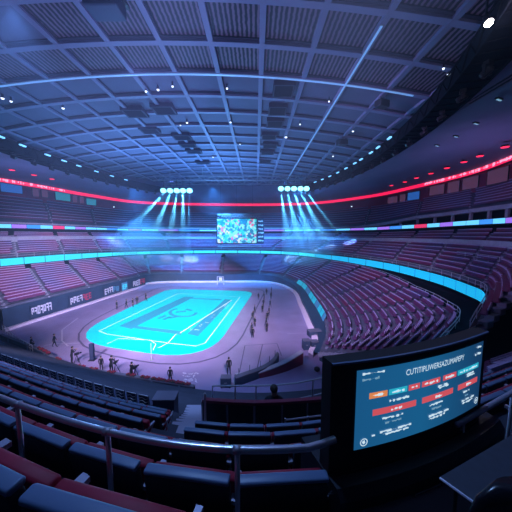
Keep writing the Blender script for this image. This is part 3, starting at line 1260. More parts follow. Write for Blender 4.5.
MB().box((cx + .8, .2, cz - hv / 2 - 1.0), (wv + 1.5, 1.0, .35)).build('lower_ledge', MT['steel_dull'], vb)
m = MB()
for k in range(16):
    xx = cx - wv / 2 + wv * k / 15 + .4
    m.bar((xx, 0, cz + hv / 2 + .3), (xx + .8, 0, cz + hv / 2 + 1.5), .09)
    m.bar((xx + .8, 0, cz + hv / 2 + .3), (xx, 0, cz + hv / 2 + 1.5), .07)
m.bar((cx - wv / 2, 0, cz + hv / 2 + 1.5), (cx + wv / 2 + 1.4, 0, cz + hv / 2 + 1.5), .14)
m.build('top_truss', MT['steel_dull'], vb)
for xx in (cx - wv * .4, cx, cx + wv * .4):
    MB().bar((xx, 0, cz + hv / 2 + .2), (xx, 0, ceil_z(xx) - .2), .05).build('hanger', MT['truss_black'], vb)
lamp('board_glow', 'AREA', (cx, 79.6, cz), 900, (0.3, 0.9, 1.0), aim=(cx, 40, cz - 8)).data.size = 6

# ------------------------------------------------------------------ small things on the ceiling
def ceil_hit(px, py, drop=0.0, flat=None):
    z = 32.0 if flat is None else flat
    p = atZ(px, py, z)
    for _ in range(30):
        if flat is None:
            z = ceil_z(p.x) - drop
        p = atZ(px, py, z)
    return p


cl = None
for px, py, s, lb in (
    (2.5, 98, 1.0, 'small white ceiling lamp at the left edge of the picture'),
    (11, 101, .8, 'small white ceiling lamp just right of the one at the left edge'),
    (63, 108, 1.0, 'lone small white ceiling lamp over the left side of the ceiling'),
    (146, 91, 1.0, 'left lamp of the row of three white ceiling lamps above the dark hatches'),
    (158, 89.5, 1.1, 'middle lamp of the row of three white ceiling lamps above the dark hatches'),
    (172.5, 86, .9, 'right lamp of the row of three white ceiling lamps above the dark hatches'),
    (187, 122.5, 1.0, 'white ceiling lamp right of the dark hatches, brighter of its pair'),
    (180.5, 125, .6, 'faint white ceiling lamp left of the brighter one of its pair'),
    (227, 88, .9, 'white ceiling lamp above a beam left of the ceiling centre line'),
    (230.5, 122, .9, 'white ceiling lamp straight above the video board'),
    (213, 157, .7, 'tiny white lamp far back over the left floodlight cluster'),
    (240, 144, .6, 'tiny white lamp far back above the video board'),
    (286, 137, 1.3, 'bright white ceiling lamp beside the column of dark hatches'),
    (300, 124, .8, 'white ceiling lamp just right of the column of dark hatches'),
    (329, 101, .7, 'faint lamp on the long pale-lit beam right of centre'),
    (353, 131, .9, 'white ceiling lamp near the middle of the right truss'),
    (333, 156, .8, 'tiny white lamp left of the far end of the right truss'),
    (443.5, 68, .8, 'upper lamp of the pair left of the right truss'),
    (449, 74, 1.3, 'oval white lamp, lower of the pair left of the right truss'),
    (474.5, 51, .8, 'small white lamp beside the right truss below the big bright lamp'),
):
    p = ceil_hit(px, py, .45)
    sc = s * .62 * (p - camo.location).length / 33
    if cl is None:
        cl = thing('ceiling_lamp', lb, 'light', p, 0, 'small white ceiling lamps')
        MB().tube([(0, 0, .42), (0, 0, .1), (0, 0, .0)], [.12, .16, .2], 12).build('housing', MT['fixture_black'], cl)
        MB().tube([(0, 0, -.02), (0, 0, -.12)], [.2, .14], 12).build('lens', MT['lens_white'], cl)
        o = cl
    else:
        o = dup(cl, p, 0, lb)
    o.scale = (sc, sc, 1)
p = atZ(488.5, 24, 27.6)
bl = thing('bright_spotlight', 'single large glaring white spotlight beside the right truss near the top corner', 'light', p)
MB().tube([(0, .25, .55), (0, .1, .3), (0, 0, .08)], [.12, .17, .20], 14).build('housing', MT['fixture_black'], bl)
MB().tube([(0, -.01, .05), (0, -.05, -.04), (0, -.08, -.10)], [.19, .16, .08], 14).build('lens', MT['lens_bright'], bl)
MB().bar((0, .2, .5), (0, .2, ceil_z(p.x) - p.z), .08).build('hanger', MT['fixture_black'], bl)
lamp('spot_glow', 'POINT', p + Vector((0, -.2, -.3)), 160, (0.75, 0.72, 1.0), 0.12)
lamp_far = atY(351.5, 206.5, 96)
o = thing('wall_lamp', 'small white lamp below the red ring right of the right floodlight beams', 'light', lamp_far)
MB().box((0, .1, 0), (.5, .3, .3)).build('housing', MT['fixture_black'], o)
MB().box((0, -.08, 0), (.4, .06, .24)).build('lens', MT['lens_white'], o)
o = thing('wall_lamp', 'small white lamp below the red ring on the far left', 'light', atY(114, 207, 86))
MB().box((0, .1, 0), (.5, .3, .3)).build('housing', MT['fixture_black'], o)
MB().box((0, -.08, 0), (.4, .06, .24)).build('lens', MT['lens_white'], o)

hv_ = None
for px, py, w, d, lb in (
    (135, 113.5, 2.6, 2.2, 'dark square ceiling hatch, left one of the pair below the three lamps'),
    (164, 110.5, 2.6, 2.2, 'dark square ceiling hatch, right one of the pair below the three lamps'),
    (150, 131, 2.6, 2.0, 'dark ceiling hatch below the left one of the pair'),
    (182, 137.5, 2.8, 2.0, 'dark ceiling hatch, first of the left column running towards the far end'),
    (188, 145.5, 2.8, 2.0, 'dark ceiling hatch, second of the left column running towards the far end'),
    (194, 152, 2.8, 2.0, 'dark ceiling hatch, third of the left column running towards the far end'),
    (203, 163, 3, 2.0, 'dark ceiling hatch, farthest of the left column'),
    (283.5, 91, 2.1, 2.4, 'dark ceiling hatch, nearest of the column right of the centre line'),
    (277.5, 111, 2.1, 2.2, 'dark ceiling hatch, second of the column right of the centre line'),
    (275, 124, 2.2, 2.2, 'dark ceiling hatch, third of the column right of the centre line'),
    (269, 137, 2.2, 2.0, 'dark ceiling hatch, fourth of the column right of the centre line'),
    (270, 146, 2.4, 2.0, 'dark ceiling hatch, fifth of the column right of the centre line'),
    (267.5, 153, 2.4, 2.0, 'dark ceiling hatch, sixth of the column right of the centre line'),
    (265, 161.5, 2.4, 2.0, 'dark ceiling hatch, farthest of the column right of the centre line')):
    p = ceil_hit(px, py, .47)
    if hv_ is None:
        hv_ = thing('ceiling_hatch', lb, 'hatch', p, 0, 'dark hatches in the ceiling')
        f = MB()
        for x, y, sx_, sy_ in ((-.5, 0, .08, 1.08), (.5, 0, .08, 1.08), (0, -.5, 1, .08), (0, .5, 1, .08)):
            f.box((x, y, .19), (sx_, sy_, .52))
        f.build('frame', MT['beam_shadow'], hv_)
        MB().box((0, 0, .0), (.96, .96, .06)).build('panel', MT['void_dark'], hv_)
        o = hv_
    else:
        o = dup(hv_, p, 0, lb)
    o.scale = (w, d, 1)


def speaker(px, py, dpt, s, label, rz=0):
    p = ceil_hit(px, py, dpt)
    root = thing('hanging_speaker', label, 'speaker', p, rz)
    MB().box((0, 0, 0), (s, s * .7, s * .55)).build('cabinet', MT['fixture_black'], root, bevel=.06 * s)
    MB().box((0, -s * .36, -.02), (s * .86, .04, s * .42)).build('grille', MT['black_matt'], root)
    MB().bar((-s * .3, 0, s * .25), (-s * .3, 0, dpt), .05).build('hanger', MT['steel_dull'], root)
    MB().bar((s * .3, 0, s * .25), (s * .3, 0, dpt), .05).build('hanger', MT['steel_dull'], root)


speaker(382, 104, .9, 1.3, 'dark hanging speaker between beams right of centre', .4)
speaker(342, 142.5, .9, 1.5, 'small dark hanging speaker farther back right of centre', .3)
sp = ceil_hit(105, 6, 1.2)
root = thing('ceiling_unit', 'large dark blue box unit hanging under the ceiling at the top left', 'ceiling unit', sp)
MB().box((0, 0, 0), (2.2, 1.5, .9)).build('casing', MT['wall_navy'], root, bevel=.15)
MB().box((0, 0, .55), (2.5, 1.8, .2)).build('top_frame', MT['fixture_black'], root)
for x in (-.8, .8):
    MB().bar((x, 0, .6), (x, 0, 1.2), .08).build('hanger', MT['fixture_black'], root)


# red spots along the soffit
rl = None
soz = 30.2
for side, pts in (('right', ((505, 147), (480, 156), (464, 162), (447, 168), (431, 173.5), (416.5, 178), (405, 182), (391.5, 185.5))),
                  ('left', ((12, 170), (34, 175), (52, 179), (67, 183), (80, 186), (91, 188.5)))):
    for c, (px, py) in enumerate(pts):
        p = atZ(px, py, soz - .35)
        lab = 'small red lamp on the ceiling above the red ring, %s from the %s edge' % (ORD[c], side)
        if rl is None:
            rl = thing('red_ceiling_lamp', lab, 'light', p, 0, 'red lamps above the red ring')
            MB().tube([(0, 0, .3), (0, 0, .0)], [.4, .5], 12).build('housing', MT['fixture_black'], rl)
            MB().tube([(0, 0, -.01), (0, 0, -.08)], [.55, .45], 14).build('lens', MT['lens_red'], rl)
        else:
            dup(rl, p, 0, lab)
wl = None
for c, (px, py) in enumerate(((499, 100), (476, 124), (456, 137), (437, 146))):
    p = atZ(px, py, 29.6)
    lab = 'faint white slit lamp outside the right truss, %s from the right edge' % ORD[c]
    if wl is None:
        wl = thing('slit_lamp', lab, 'light', p, .4, 'slit lamps outside the right truss')
        MB().box((0, 0, .1), (.9, .3, .16)).build('housing', MT['fixture_black'], wl)
        MB().box((0, 0, 0), (.7, .16, .06)).build('lens', MT['ui_dim'], wl)
    else:
        dup(wl, p, .4, lab)

# ------------------------------------------------------------------ near block: padded seats
def rounded_box(m, c, size, M=None, r=0.03):
    """box with rounded vertical section (profile in y-z) for padded pieces"""
    hx, hy, hz = size[0] / 2, size[1] / 2, size[2] / 2
    M = M or Matrix.Identity(3)
    prof = []
    for sx_, sz_, a0 in ((1, 1, 0), (-1, 1, 90), (-1, -1, 180), (1, -1, 270)):
        for k in range(4):
            a = R(a0 + k * 30)
            prof.append(((hy - r) * sx_ + r * math.cos(a), (hz - r) * sz_ + r * math.sin(a)))
    c = Vector(c)
    e = r * 0.6
    rings = []
    for x, sc in ((-hx, .86), (-hx + e, 1), (hx - e, 1), (hx, .86)):
        rings.append([c + M @ Vector((x, y * sc if abs(y) > 0 else y, z * (1 - (1 - sc) * .4))) for y, z in prof])
    base = len(m.v)
    n = len(prof)
    for rg in rings:
        m.v += [tuple(p) for p in rg]
    for i in range(3):
        for k in range(n):
            k2 = (k + 1) % n
            m.f.append((base + i * n + k, base + i * n + k2, base + (i + 1) * n + k2, base + (i + 1) * n + k))
            m.m.append(m.cur)
    m.f.append(tuple(base + k for k in reversed(range(n))))
    m.f.append(tuple(base + 3 * n + k for k in range(n)))
    m.m += [m.cur, m.cur]
    return m


def make_club_seat(loc, rz, label, group):
    root = thing('club_seat', label, 'seat', loc, rz, group)
    tilt = Matrix.Rotation(R(7), 3, 'X')
    m = rounded_box(MB(), (0, -.01, .44), (.57, .06, .66), tilt, .018)
    bk = m.build('backrest', MT['seat_navy'], root, True)
    # padded roll along the top edge, blue light painted into its colour
    rounded_box(MB(), (0, -.048, .785), (.57, .07, .032), tilt, .014).build('top_roll', MT['lit_edge_trim'], bk, True)
    # the seat itself is tipped up against the back
    rounded_box(MB(), (0, .09, .487), (.605, .07, .43), Matrix.Rotation(R(6), 3, 'X'), .02).build('cushion', MT['seat_red'], root, True)
    for s_ in (-1, 1):
        f = MB()
        x = s_ * .295
        f.bar((x, .02, .0), (x, -.0, .46), .022, .05)
        f.bar((x, .02, .02), (x, .26, .02), .022, .03)
        f.bar((x, .24, .02), (x, .10, .40), .018, .04)
        f.build('side_frame', MT['steel_dull'], root)
        a = MB()
        a.box((x, .10, .58), (.032, .22, .03))
        a.bar((x, .18, .57), (x, .02, .40), .02, .03)
        a.build('armrest', MT['bracket'], root)
    return root


club = None
ROWN = [('nearest bottom left row', 0.75), ('first row past the rail', 1.5), ('second row past the rail', 2.37), ('third row past the rail', 3.24), ('fourth row past the rail', 4.11), ('fifth row past the rail', 4.98), ('sixth row past the rail', 5.85)]
for rn, (rname, d0) in enumerate(ROWN):
    gap = (-.27, -.135, -.272, -.40, -.467, -1.95, -2.25)[rn]
    step0 = .62
    fz = near_floor(1.40 + (rn - 1) * PITCHD + .45)
    rightmax = (-1, .5, 1.35, 1.7, 1.9, -5, -5)[rn]
    for dirn in (-1, 1):
        X = gap
        cnt = 0
        first = True
        while True:
            sl_ = vslope(d0, X)
            X += dirn * (step0 / 2 if first else step0) / math.sqrt(1 + sl_ * sl_)
            first = False
            Y = vee(d0, X)
            if dirn > 0 and X > rightmax:
                break
            if X < -1.28 * Y - .2 or cnt > 16:
                break
            if 3 <= rn <= 4 and -1.45 - (rn - 3) * .12 < X < -1.0 - (rn - 3) * .12:
                # aisle
                cnt += 0
                continue
            sl_ = vslope(d0, X)
            rz = math.atan(sl_)
            lab = 'navy padded seat, %s to the %s of the central post, %s' % (ORD[cnt], 'left' if dirn < 0 else 'right', rname)
            cnt += 1
            loc = Vector((X, Y + .03, fz))
            if club is None:
                club = make_club_seat(loc, rz, lab, 'padded seats of the near block')
            else:
                dup(club, loc, rz, lab)

# white-framed press chairs farther down on the left
pc = None
d0 = 8.45
fz = near_floor(1.40 + 8 * PITCHD + .45)
X, cnt = -4.25, 0
while X > -17:
    sl_ = vslope(d0, X)
    Y = vee(d0, X)
    rz = math.atan(sl_)
    lab = 'dark press chair with white frame down the left block, %s from the aisle' % ORD[cnt]
    if pc is None:
        pc = thing('press_chair', lab, 'chair', (X, Y, fz + .1), rz, 'press chairs of the left block')
        MB().box((0, .22, .44), (.46, .42, .05)).build('seat', MT['cloth_navy'], pc)
        MB().box((0, -.02, .70), (.46, .03, .46), M=Matrix.Rotation(R(6), 3, 'X')).build('backrest', MT['cloth_navy'], pc)
        f = MB()
        for s_ in (-1, 1):
            f.tube([(s_ * .21, .40, .0), (s_ * .21, .0, .42), (s_ * .21, -.05, .93)], .014, 6)
            f.tube([(s_ * .21, .02, .0), (s_ * .21, .38, .44)], .012, 6)
        f.tube([(-.21, -.05, .93), (.21, -.05, .93)], .014, 6)
        for zz in (.56, .68, .80):
            f.tube([(-.18, -.045 - (zz - .5) * .04, zz), (-.05, -.047, zz + .03), (.07, -.047, zz - .03), (.18, -.045, zz + .01)], .009, 5)
        f.build('frame', MT['rail_white'], pc)
    else:
        dup(pc, (X, Y, fz + .1), rz, lab)
    X -= .56 / math.sqrt(1 + sl_ * sl_)
    cnt += 1
o = thing('press_cabinet', 'plain dark cabinet at the aisle end of the press chairs', 'cabinet', (-3.45, vee(8.45, -3.45) + .25, fz))
MB().box((0, 0, .47), (.8, .5, .94)).build('body', MT['wall_navy'], o)
MB().box((0, 0, .96), (.86, .56, .04)).build('top', MT['concrete'], o)
# pale stairs of the near aisle
m = MB()
for n_ in range(3, 12):
    d_ = 1.40 + n_ * PITCHD
    zt = near_floor(d_ + .45)
    X = -.35 - .235 * (d_ + .4)
    w = .5 if d_ < 4.6 else .95
    m.box((X, vee(d_, X) + .44, zt - .05), (w, .84, .16))
    m.box((X, vee(d_, X) + .87, zt - .28), (w, .40, .16))
structure(m.build('floor_aisle_near', MT['step_pale']))
root = thing('stair_rail', 'pale tube handrail with three posts beside the near aisle stairs', 'railing')
pts = []
for d_ in (4.6, 5.8, 7.2):
    X = -.05 - .215 * d_
    zt = near_floor(d_)
    pts.append(Vector((X, vee(d_, X) + .2, zt + .95)))
    MB().tube([pts[-1] - Vector((0, 0, 1.15)), pts[-1]], .025, 6).build('post', MT['rail_white'], root)
MB().tube(pts, .022, 6).build('handrail', MT['rail_white'], root)

# ------------------------------------------------------------------ steel rail in front of the viewer
root = thing('steel_rail', 'polished steel handrail curving across the foreground with three posts', 'railing')
P = []
X = -2.6
while X < .47:
    P.append(Vector((X, vee(1.25, X) + (.0 if X < .3 else (X - .3) * .25), H - 1.164)))
    X += .08
MB().tube(P, .019, 12).build('handrail', MT['steel'], root, True)
for X in (-1.606, -.862, -.10):
    Y = vee(1.25, X)
    MB().tube([(X, Y, near_floor(.53 + .45)), (X, Y, H - 1.164)], .0145, 10).build('post', MT['steel'], root, True)
    MB().tube([(X - .022, Y, H - 1.164), (X + .022, Y, H - 1.164)], .0225, 10).build('clamp', MT['steel_dull'], root, True)
# shorter rail right of the display
root = thing('steel_rail', 'short pale steel rail at the lower right corner of the big display', 'railing')
P = [Vector((1.60, 1.90, 15.45)), Vector((1.69, 1.94, 15.45)), Vector((2.46, 2.31, 15.45)), Vector((3.4, 2.8, 15.45))]
MB().tube(P, .022, 10).build('handrail', MT['bracket'], root, True)
for p in (P[1], P[2], P[3]):
    MB().tube([p - Vector((0, 0, .9)), p], .014, 8).build('post', MT['steel_dull'], root, True)

# ------------------------------------------------------------------ barrier with red cap, rails and seated figure behind
root = thing('barrier', 'dark panelled half wall with a red top rail beyond the padded seats', 'barrier')
zt, zb = H - 4.0, near_floor(5.33) - .1
P = [Vector((x, 5.55 + .12 * (math.sqrt(x * x + .25) - .5), 0)) for x in (-1.26, -.66, -.04, .6, 1.2, 2.0, 2.8)]
for i in range(len(P) - 1):
    a, c = P[i], P[i + 1]
    m = MB()
    m.bar((a + (c - a) * .02) + Vector((0, 0, (zt + zb) / 2)), (c - (c - a) * .02) + Vector((0, 0, (zt + zb) / 2)), .05, zt - zb)
    m.build('panel', MT['seat_navy'], root)
    MB().bar(zed(a, zb), zed(a, zt), .05).build('post', MT['steel_dull'], root)
MB().grid([[p + Vector((0, dy, z)) for p in P] for dy, z in ((-.05, zt - .02), (-.05, zt + .05), (.06, zt + .05), (.06, zt - .02))]).build('cap', MT['red_rail'], root)
root = thing('guard_rail', 'low dark guard rail with three bars between the barrier and the big display', 'railing')
xa, xb = .62, 1.75
for zz in (.18, .42, .66):
    MB().tube([(xa, 5.05, near_floor(5.2) + zz), (xb, 5.2, near_floor(5.2) + zz + .03)], .018, 6).build('bar', MT['steel_dull'], root)
for x in (xa, 1.12, xb):
    MB().tube([(x, 5.05 + (x - xa) * .13, near_floor(5.2) - .05), (x, 5.05 + (x - xa) * .13, near_floor(5.2) + .70)], .02, 6).build('post', MT['steel_dull'], root)
root = thing('guard_rail', 'thin pale guard rail with tall posts behind the red capped barrier', 'railing')
P = [Vector((x, 6.95 + .10 * x * abs(x) if x > 0 else 6.95, H - 4.46)) for x in (-1.25, -.6, 0, .6, 1.2, 1.7, 2.2)]
MB().tube(P, .022, 6).build('handrail', MT['rail_white'], root)
MB().tube([p - Vector((0, 0, .5)) for p in P], .015, 6).build('mid_rail', MT['rail_white'], root)
for p in (P[0], P[1], P[2], P[3], P[5], P[6]):
    MB().tube([p - Vector((0, 0, 2.4)), p], .018, 6).build('post', MT['rail_white'], root)

# ------------------------------------------------------------------ big information display with console
A0, A1 = Vector((.662, 1.60, 0)), Vector((1.90, 2.06, 0))
DN = Vector((A1.y - A0.y, -(A1.x - A0.x), 0)).normalized()
ZT, ZB = H - .92, H - 1.49


def scr(u, v, off=0.0):
    p = A0.lerp(A1, u) + DN * (.045 * (1 - (2 * u - 1) ** 2) + off)
    return Vector((p.x, p.y, ZT + (ZB - ZT) * v))


root = thing('information_display', 'large curved information display in a thick black frame on a dark console', 'display', (0, 0, 0))
U = [-.135 + k * (1.185) / 20 for k in range(21)]
m = MB()
V0_, V1_ = -.125, 1.25
m.grid([[scr(u, V0_) for u in U], [scr(u, V0_, -.10) for u in U], [scr(u, V1_, -.10) for u in U], [scr(u, V1_) for u in U]])
m.grid([[scr(u, V1_) for u in U], [scr(u, V0_) for u in U]])
for u in (U[0], U[-1]):
    m.quad(scr(u, V0_), scr(u, V1_), scr(u, V1_, -.10), scr(u, V0_, -.10))
m.build('housing', MT['black_matt'], root)
m = MB()
sec = ((0, 0), (.012, .005), (.012, .028), (0, .032))
m.grid([[scr(u, V0_ + dv, o) for u in U] for o, dv in sec])
m.build('top_bezel', MT['lit_edge_trim'], root)
m = MB()
m.grid([[scr(-.03 + .03 * j, 0, .001) for j in range(0, 1)] + [scr(k / 24, 1, .004) for k in range(25)], [scr(-.03, 0, .001)] + [scr(k / 24, 0, .004) for k in range(25)]]) if False else m.grid([[scr(k / 24, 1, .004) for k in range(25)], [scr(k / 24, 0, .004) for k in range(25)]])
screen = m.build('screen', MT['ui_background'], root)


def ui_rect(u0, v0, u1, v1, name, mname, slant=0.0):
    q = MB()
    n = 5
    q.grid([[scr(u0 + (u1 - u0) * k / n, v1 + slant * 0, .0065) for k in range(n + 1)], [scr(u0 + (u1 - u0) * k / n, v0, .0065) for k in range(n + 1)]])
    return q.build(name, MT[mname], screen)


def ui_text(txt, u0, u1, vc, hgt, name='title_lettering', mname='ui_text', offz=.008):
    cu = bpy.data.curves.new(name, 'FONT')
    cu.body = txt
    cu.resolution_u = 3
    t = bpy.data.objects.new(name, cu)
    C.objects.link(t)
    bpy.context.view_layer.update()
    me = bpy.data.meshes.new_from_object(t.evaluated_get(bpy.context.evaluated_depsgraph_get()))
    bpy.data.objects.remove(t)
    bpy.data.curves.remove(cu)
    xs_ = [v.co.x for v in me.vertices]
    ys_ = [v.co.y for v in me.vertices]
    x0, x1, y0, y1 = min(xs_), max(xs_), min(ys_), max(ys_)
    for v in me.vertices:
        u = u0 + (u1 - u0) * (v.co.x - x0) / (x1 - x0)
        w = vc + hgt * (.5 - (v.co.y - y0) / (y1 - y0))
        v.co = scr(u, w, offz)
    me.materials.append(MT[mname])
    o = bpy.data.objects.new(name, me)
    C.objects.link(o)
    o.parent = screen
    return o


def ui_scribble(u0, u1, vc, hgt, seed, mname='ui_text', name='small_lettering'):
    """unreadable small lettering as one broken stroke line"""
    r = random.Random(seed)
    q = MB()
    top, bot = [], []
    u = u0
    while u < u1:
        du = r.uniform(.006, .016)
        on = r.random() < .75
        h = hgt * (r.uniform(.35, 1.0) if on else .06)
        c_ = vc + r.uniform(-.15, .15) * hgt
        for uu in (u, min(u + du, u1)):
            top.append(scr(uu, c_ - h / 2, .008))
            bot.append(scr(uu, c_ + h / 2, .008))
        u += du + r.uniform(.001, .005)
    q.grid([bot, top])
    return q.build(name, MT[mname], screen)


ui_text('CUTITIPLIWERSAZUMAPEPY', .30, .775, .125, .075)
for i, (u0, u1, mn) in enumerate(((.075, .185, 'ui_orange'), (.195, .315, 'ui_teal'), (.325, .405, 'ui_red'), (.42, .565, 'ui_red'), (.59, .71, 'ui_red'), (.725, .955, 'ui_teal'))):
    ui_rect(u0, .30, u1, .375, 'bar', mn)
    ui_scribble(u0 + .02, u1 - .02, .34, .035, 40 + i)
for i, (u0, u1) in enumerate(((.10, .385), (.43, .69), (.74, .955))):
    ui_rect(u0, .52, u1, .60, 'bar', 'ui_red')
    ui_scribble((u0 * .6 + u1 * .4), (u0 * .35 + u1 * .65), .565, .04, 60 + i)
    ui_scribble(u0 + .06, u1 - .09, .66, .035, 70 + i, 'ui_text')
    ui_scribble(u0 + .08, u1 - .10, .72, .035, 80 + i, 'ui_dim')
for i, (u0, u1, v) in enumerate(((.20, .33, .445), (.55, .63, .425), (.82, .90, .41), (.56, .64, .45), (.81, .91, .44), (.15, .36, .83), (.17, .34, .87), (.49, .66, .81), (.49, .63, .85), (.79, .93, .79), (.80, .92, .83), (.03, .16, .05))):
    ui_scribble(u0, u1, v, .032, 100 + i)
ui_scribble(.03, .13, .12, .035, 130, 'ui_dim')
ui_scribble(.90, .97, .06, .04, 131)
ui_scribble(.90, .97, .16, .035, 132)
ui_scribble(.10, .12, .85, .025, 133)
m = MB()
for (u, v, nm) in ((.055, .915, 'icon'), (.965, .90, 'icon')):
    q = MB()
    ringp = [(u + .022 * math.cos(a), v + .05 * math.sin(a)) for a in [2 * math.pi * k / 20 for k in range(21)]]
    inn = [(u + .017 * math.cos(a), v + .039 * math.sin(a)) for a in [2 * math.pi * k / 20 for k in range(21)]]
    q.grid([[scr(a_, b_, .008) for a_, b_ in ringp], [scr(a_, b_, .008) for a_, b_ in inn]])
    q.quad(scr(u - .012, v - .01, .008), scr(u + .003, v - .03, .008), scr(u + .008, v + .01, .008), scr(u - .004, v + .025, .008))
    q.build(nm, MT['ui_text'], screen)
# console under the display
croot = thing('console', 'dark curved console body under the big information display', 'console', (0, 0, 0))
m = MB()
U2 = [-.14 + k * 1.30 / 20 for k in range(21)]
zb_ = near_floor(1.85)
sec = ((.10, H - 1.640), (.14, H - 1.700), (.15, zb_ - .05))
m.grid([[zed(scr(u, 1.26, -.34), H - 1.640) for u in U2]] + [[zed(scr(u, 1, o), z) for u in U2] for o, z in sec])
for u in (U2[0], U2[-1]):
    m.quad(*[zed(scr(u, 1, o), z) for o, z in ((-.34, H - 1.640), (.10, H - 1.640), (.14, H - 1.700), (.15, zb_ - .05), (-.34, zb_ - .05))])
m.build('body', MT['console'], croot)
m = MB()
m.grid([[zed(scr(u, 1, .02), z) for u in [-.1 + k * .055 for k in range(21)]] for z in (H - 1.642, H - 1.62)])
m.build('base_strip', MT['black_gloss'], croot)
m = MB()
for (ua, ub) in ((.27, .44), (.46, .68)):
    for z0_, z1_ in ((H - 1.765, H - 1.755), (H - 1.83, H - 1.82)):
        m.grid([[zed(scr(ua + (ub - ua) * k / 6, 1, .16), z) for k in range(7)] for z in (z0_, z1_)])
    for uu in (ua, ub):
        m.grid([[zed(scr(uu + e, 1, .16), z) for e in (0, .008)] for z in (H - 1.83, H - 1.755)])
vent = m.build('vent_frame', MT['steel_dull'], croot)
for (ua, ub) in ((.27, .44), (.46, .68)):
    q = MB()
    q.grid([[zed(scr(ua + (ub - ua) * k / 6, 1, .155), z) for k in range(7)] for z in (H - 1.83, H - 1.755)])
    q.build('vent_slot', MT['concrete_dark'], vent)

# ------------------------------------------------------------------ narrow side table and dark chair at the lower right
tr = thing('side_table', 'narrow slate topped table with pale edge at the lower right corner', 'table', (0, 0, 0))
Ta, Tb, Td = Vector((.937, 1.183, 0)), Vector((1.017, 1.052, 0)), Vector((.92, .39, 0)).normalized()
zt = H - 1.25
corner = [Ta, Tb, Tb + Td * .95, Ta + Td * .95]
MB().prism([(p.x, p.y) for p in corner], zt - .014, zt).build('table_top', MT['table_slate'], tr)
m = MB()
m.tube([corner[3] + Vector((0, 0, zt - .007)), Ta + Vector((0, 0, zt - .007))], .004, 6)
m.tube([Ta + Vector((0, 0, zt - .007)), Tb + Vector((0, 0, zt - .007)), Tb + Td * .35 + Vector((0, 0, zt - .007))], .0075, 8)
m.build('edge_trim', MT['table_edge'], tr)
for p in (Ta.lerp(Tb, .3) + Td * .05, Ta.lerp(Tb, .8) + Td * .05, Ta.lerp(Tb, .3) + Td * .9, Ta.lerp(Tb, .8) + Td * .9):
    MB().tube([zed(p, near_floor(1.0)), zed(p, zt - .01)], .009, 8).build('leg', MT['black_matt'], tr)
ch = thing('office_chair', 'black office chair back at the bottom right corner, mostly cut off', 'chair', (1.02, .80, near_floor(.53 + .45) - .02), R(165))
m = MB()
rowsb = []
for iz in range(9):
    z = .42 + .42 * iz / 8
    wv_ = .23 * math.sqrt(max(0.02, 1 - ((iz - 3.6) / 4.9) ** 4))
    rowsb.append([Vector((wv_ * math.sin(a), .045 * math.cos(a) - .06 * math.cos(math.pi * (wv_ * math.sin(a)) / .5), z)) for a in [2 * math.pi * k / 20 for k in range(21)]])
m.grid(rowsb)
m.f.append(tuple(len(m.v) - 21 + k for k in range(20)))
m.m.append(0)
m.build('backrest', MT['black_gloss'], ch, True)
rounded_box(MB(), (0, .26, .40), (.46, .44, .08), None, .03).build('seat', MT['black_matt'], ch, True)
MB().tube([(0, .24, .06), (0, .24, .38)], .03, 10).build('column', MT['steel_dull'], ch)
MB().bar((0, .2, .37), (0, -.04, .5), .05, .02).build('back_stem', MT['black_matt'], ch)
for k in range(5):
    a = 2 * math.pi * k / 5
    MB().bar((0, .24, .07), (.27 * math.sin(a), .24 + .27 * math.cos(a), .04), .04, .03).build('foot', MT['black_matt'], ch)

# ------------------------------------------------------------------ things round the floor
# dark parapet with pale cap along the near edge of the floor
pp = catmull([(-40, 38.5, 0), (-30, 33.6, 0), (-22.5, 29.4, 0), (-13.2, 26.8, 0), (-6.5, 25.1, 0)], 8)
m = MB()
m.grid([[p + Vector((.1, .25, 0)) for p in pp], [p + Vector((.1, .25, 0.7)) for p in pp], [p + Vector((0, 0, 0.7)) for p in pp], [p for p in pp]])
structure(m.build('wall_near_parapet', MT['wall_navy']))
m = MB()
m.grid([[p + Vector((.1, .32, 0.7)) for p in pp], [p + Vector((.1, .32, 0.82)) for p in pp], [p + Vector((0, -.08, 0.82)) for p in pp], [p + Vector((0, -.08, 0.7)) for p in pp]])
structure(m.build('trim_near_parapet', MT['concrete']))
for i in range(2, len(pp), 4):
    q = MB().box((0, 0, .35), (.14, .1, .68))
    structure(q.build('trim_parapet_joint', MT['lit_edge_trim'], loc=pp[i] + Vector((0, -.06, 0))))
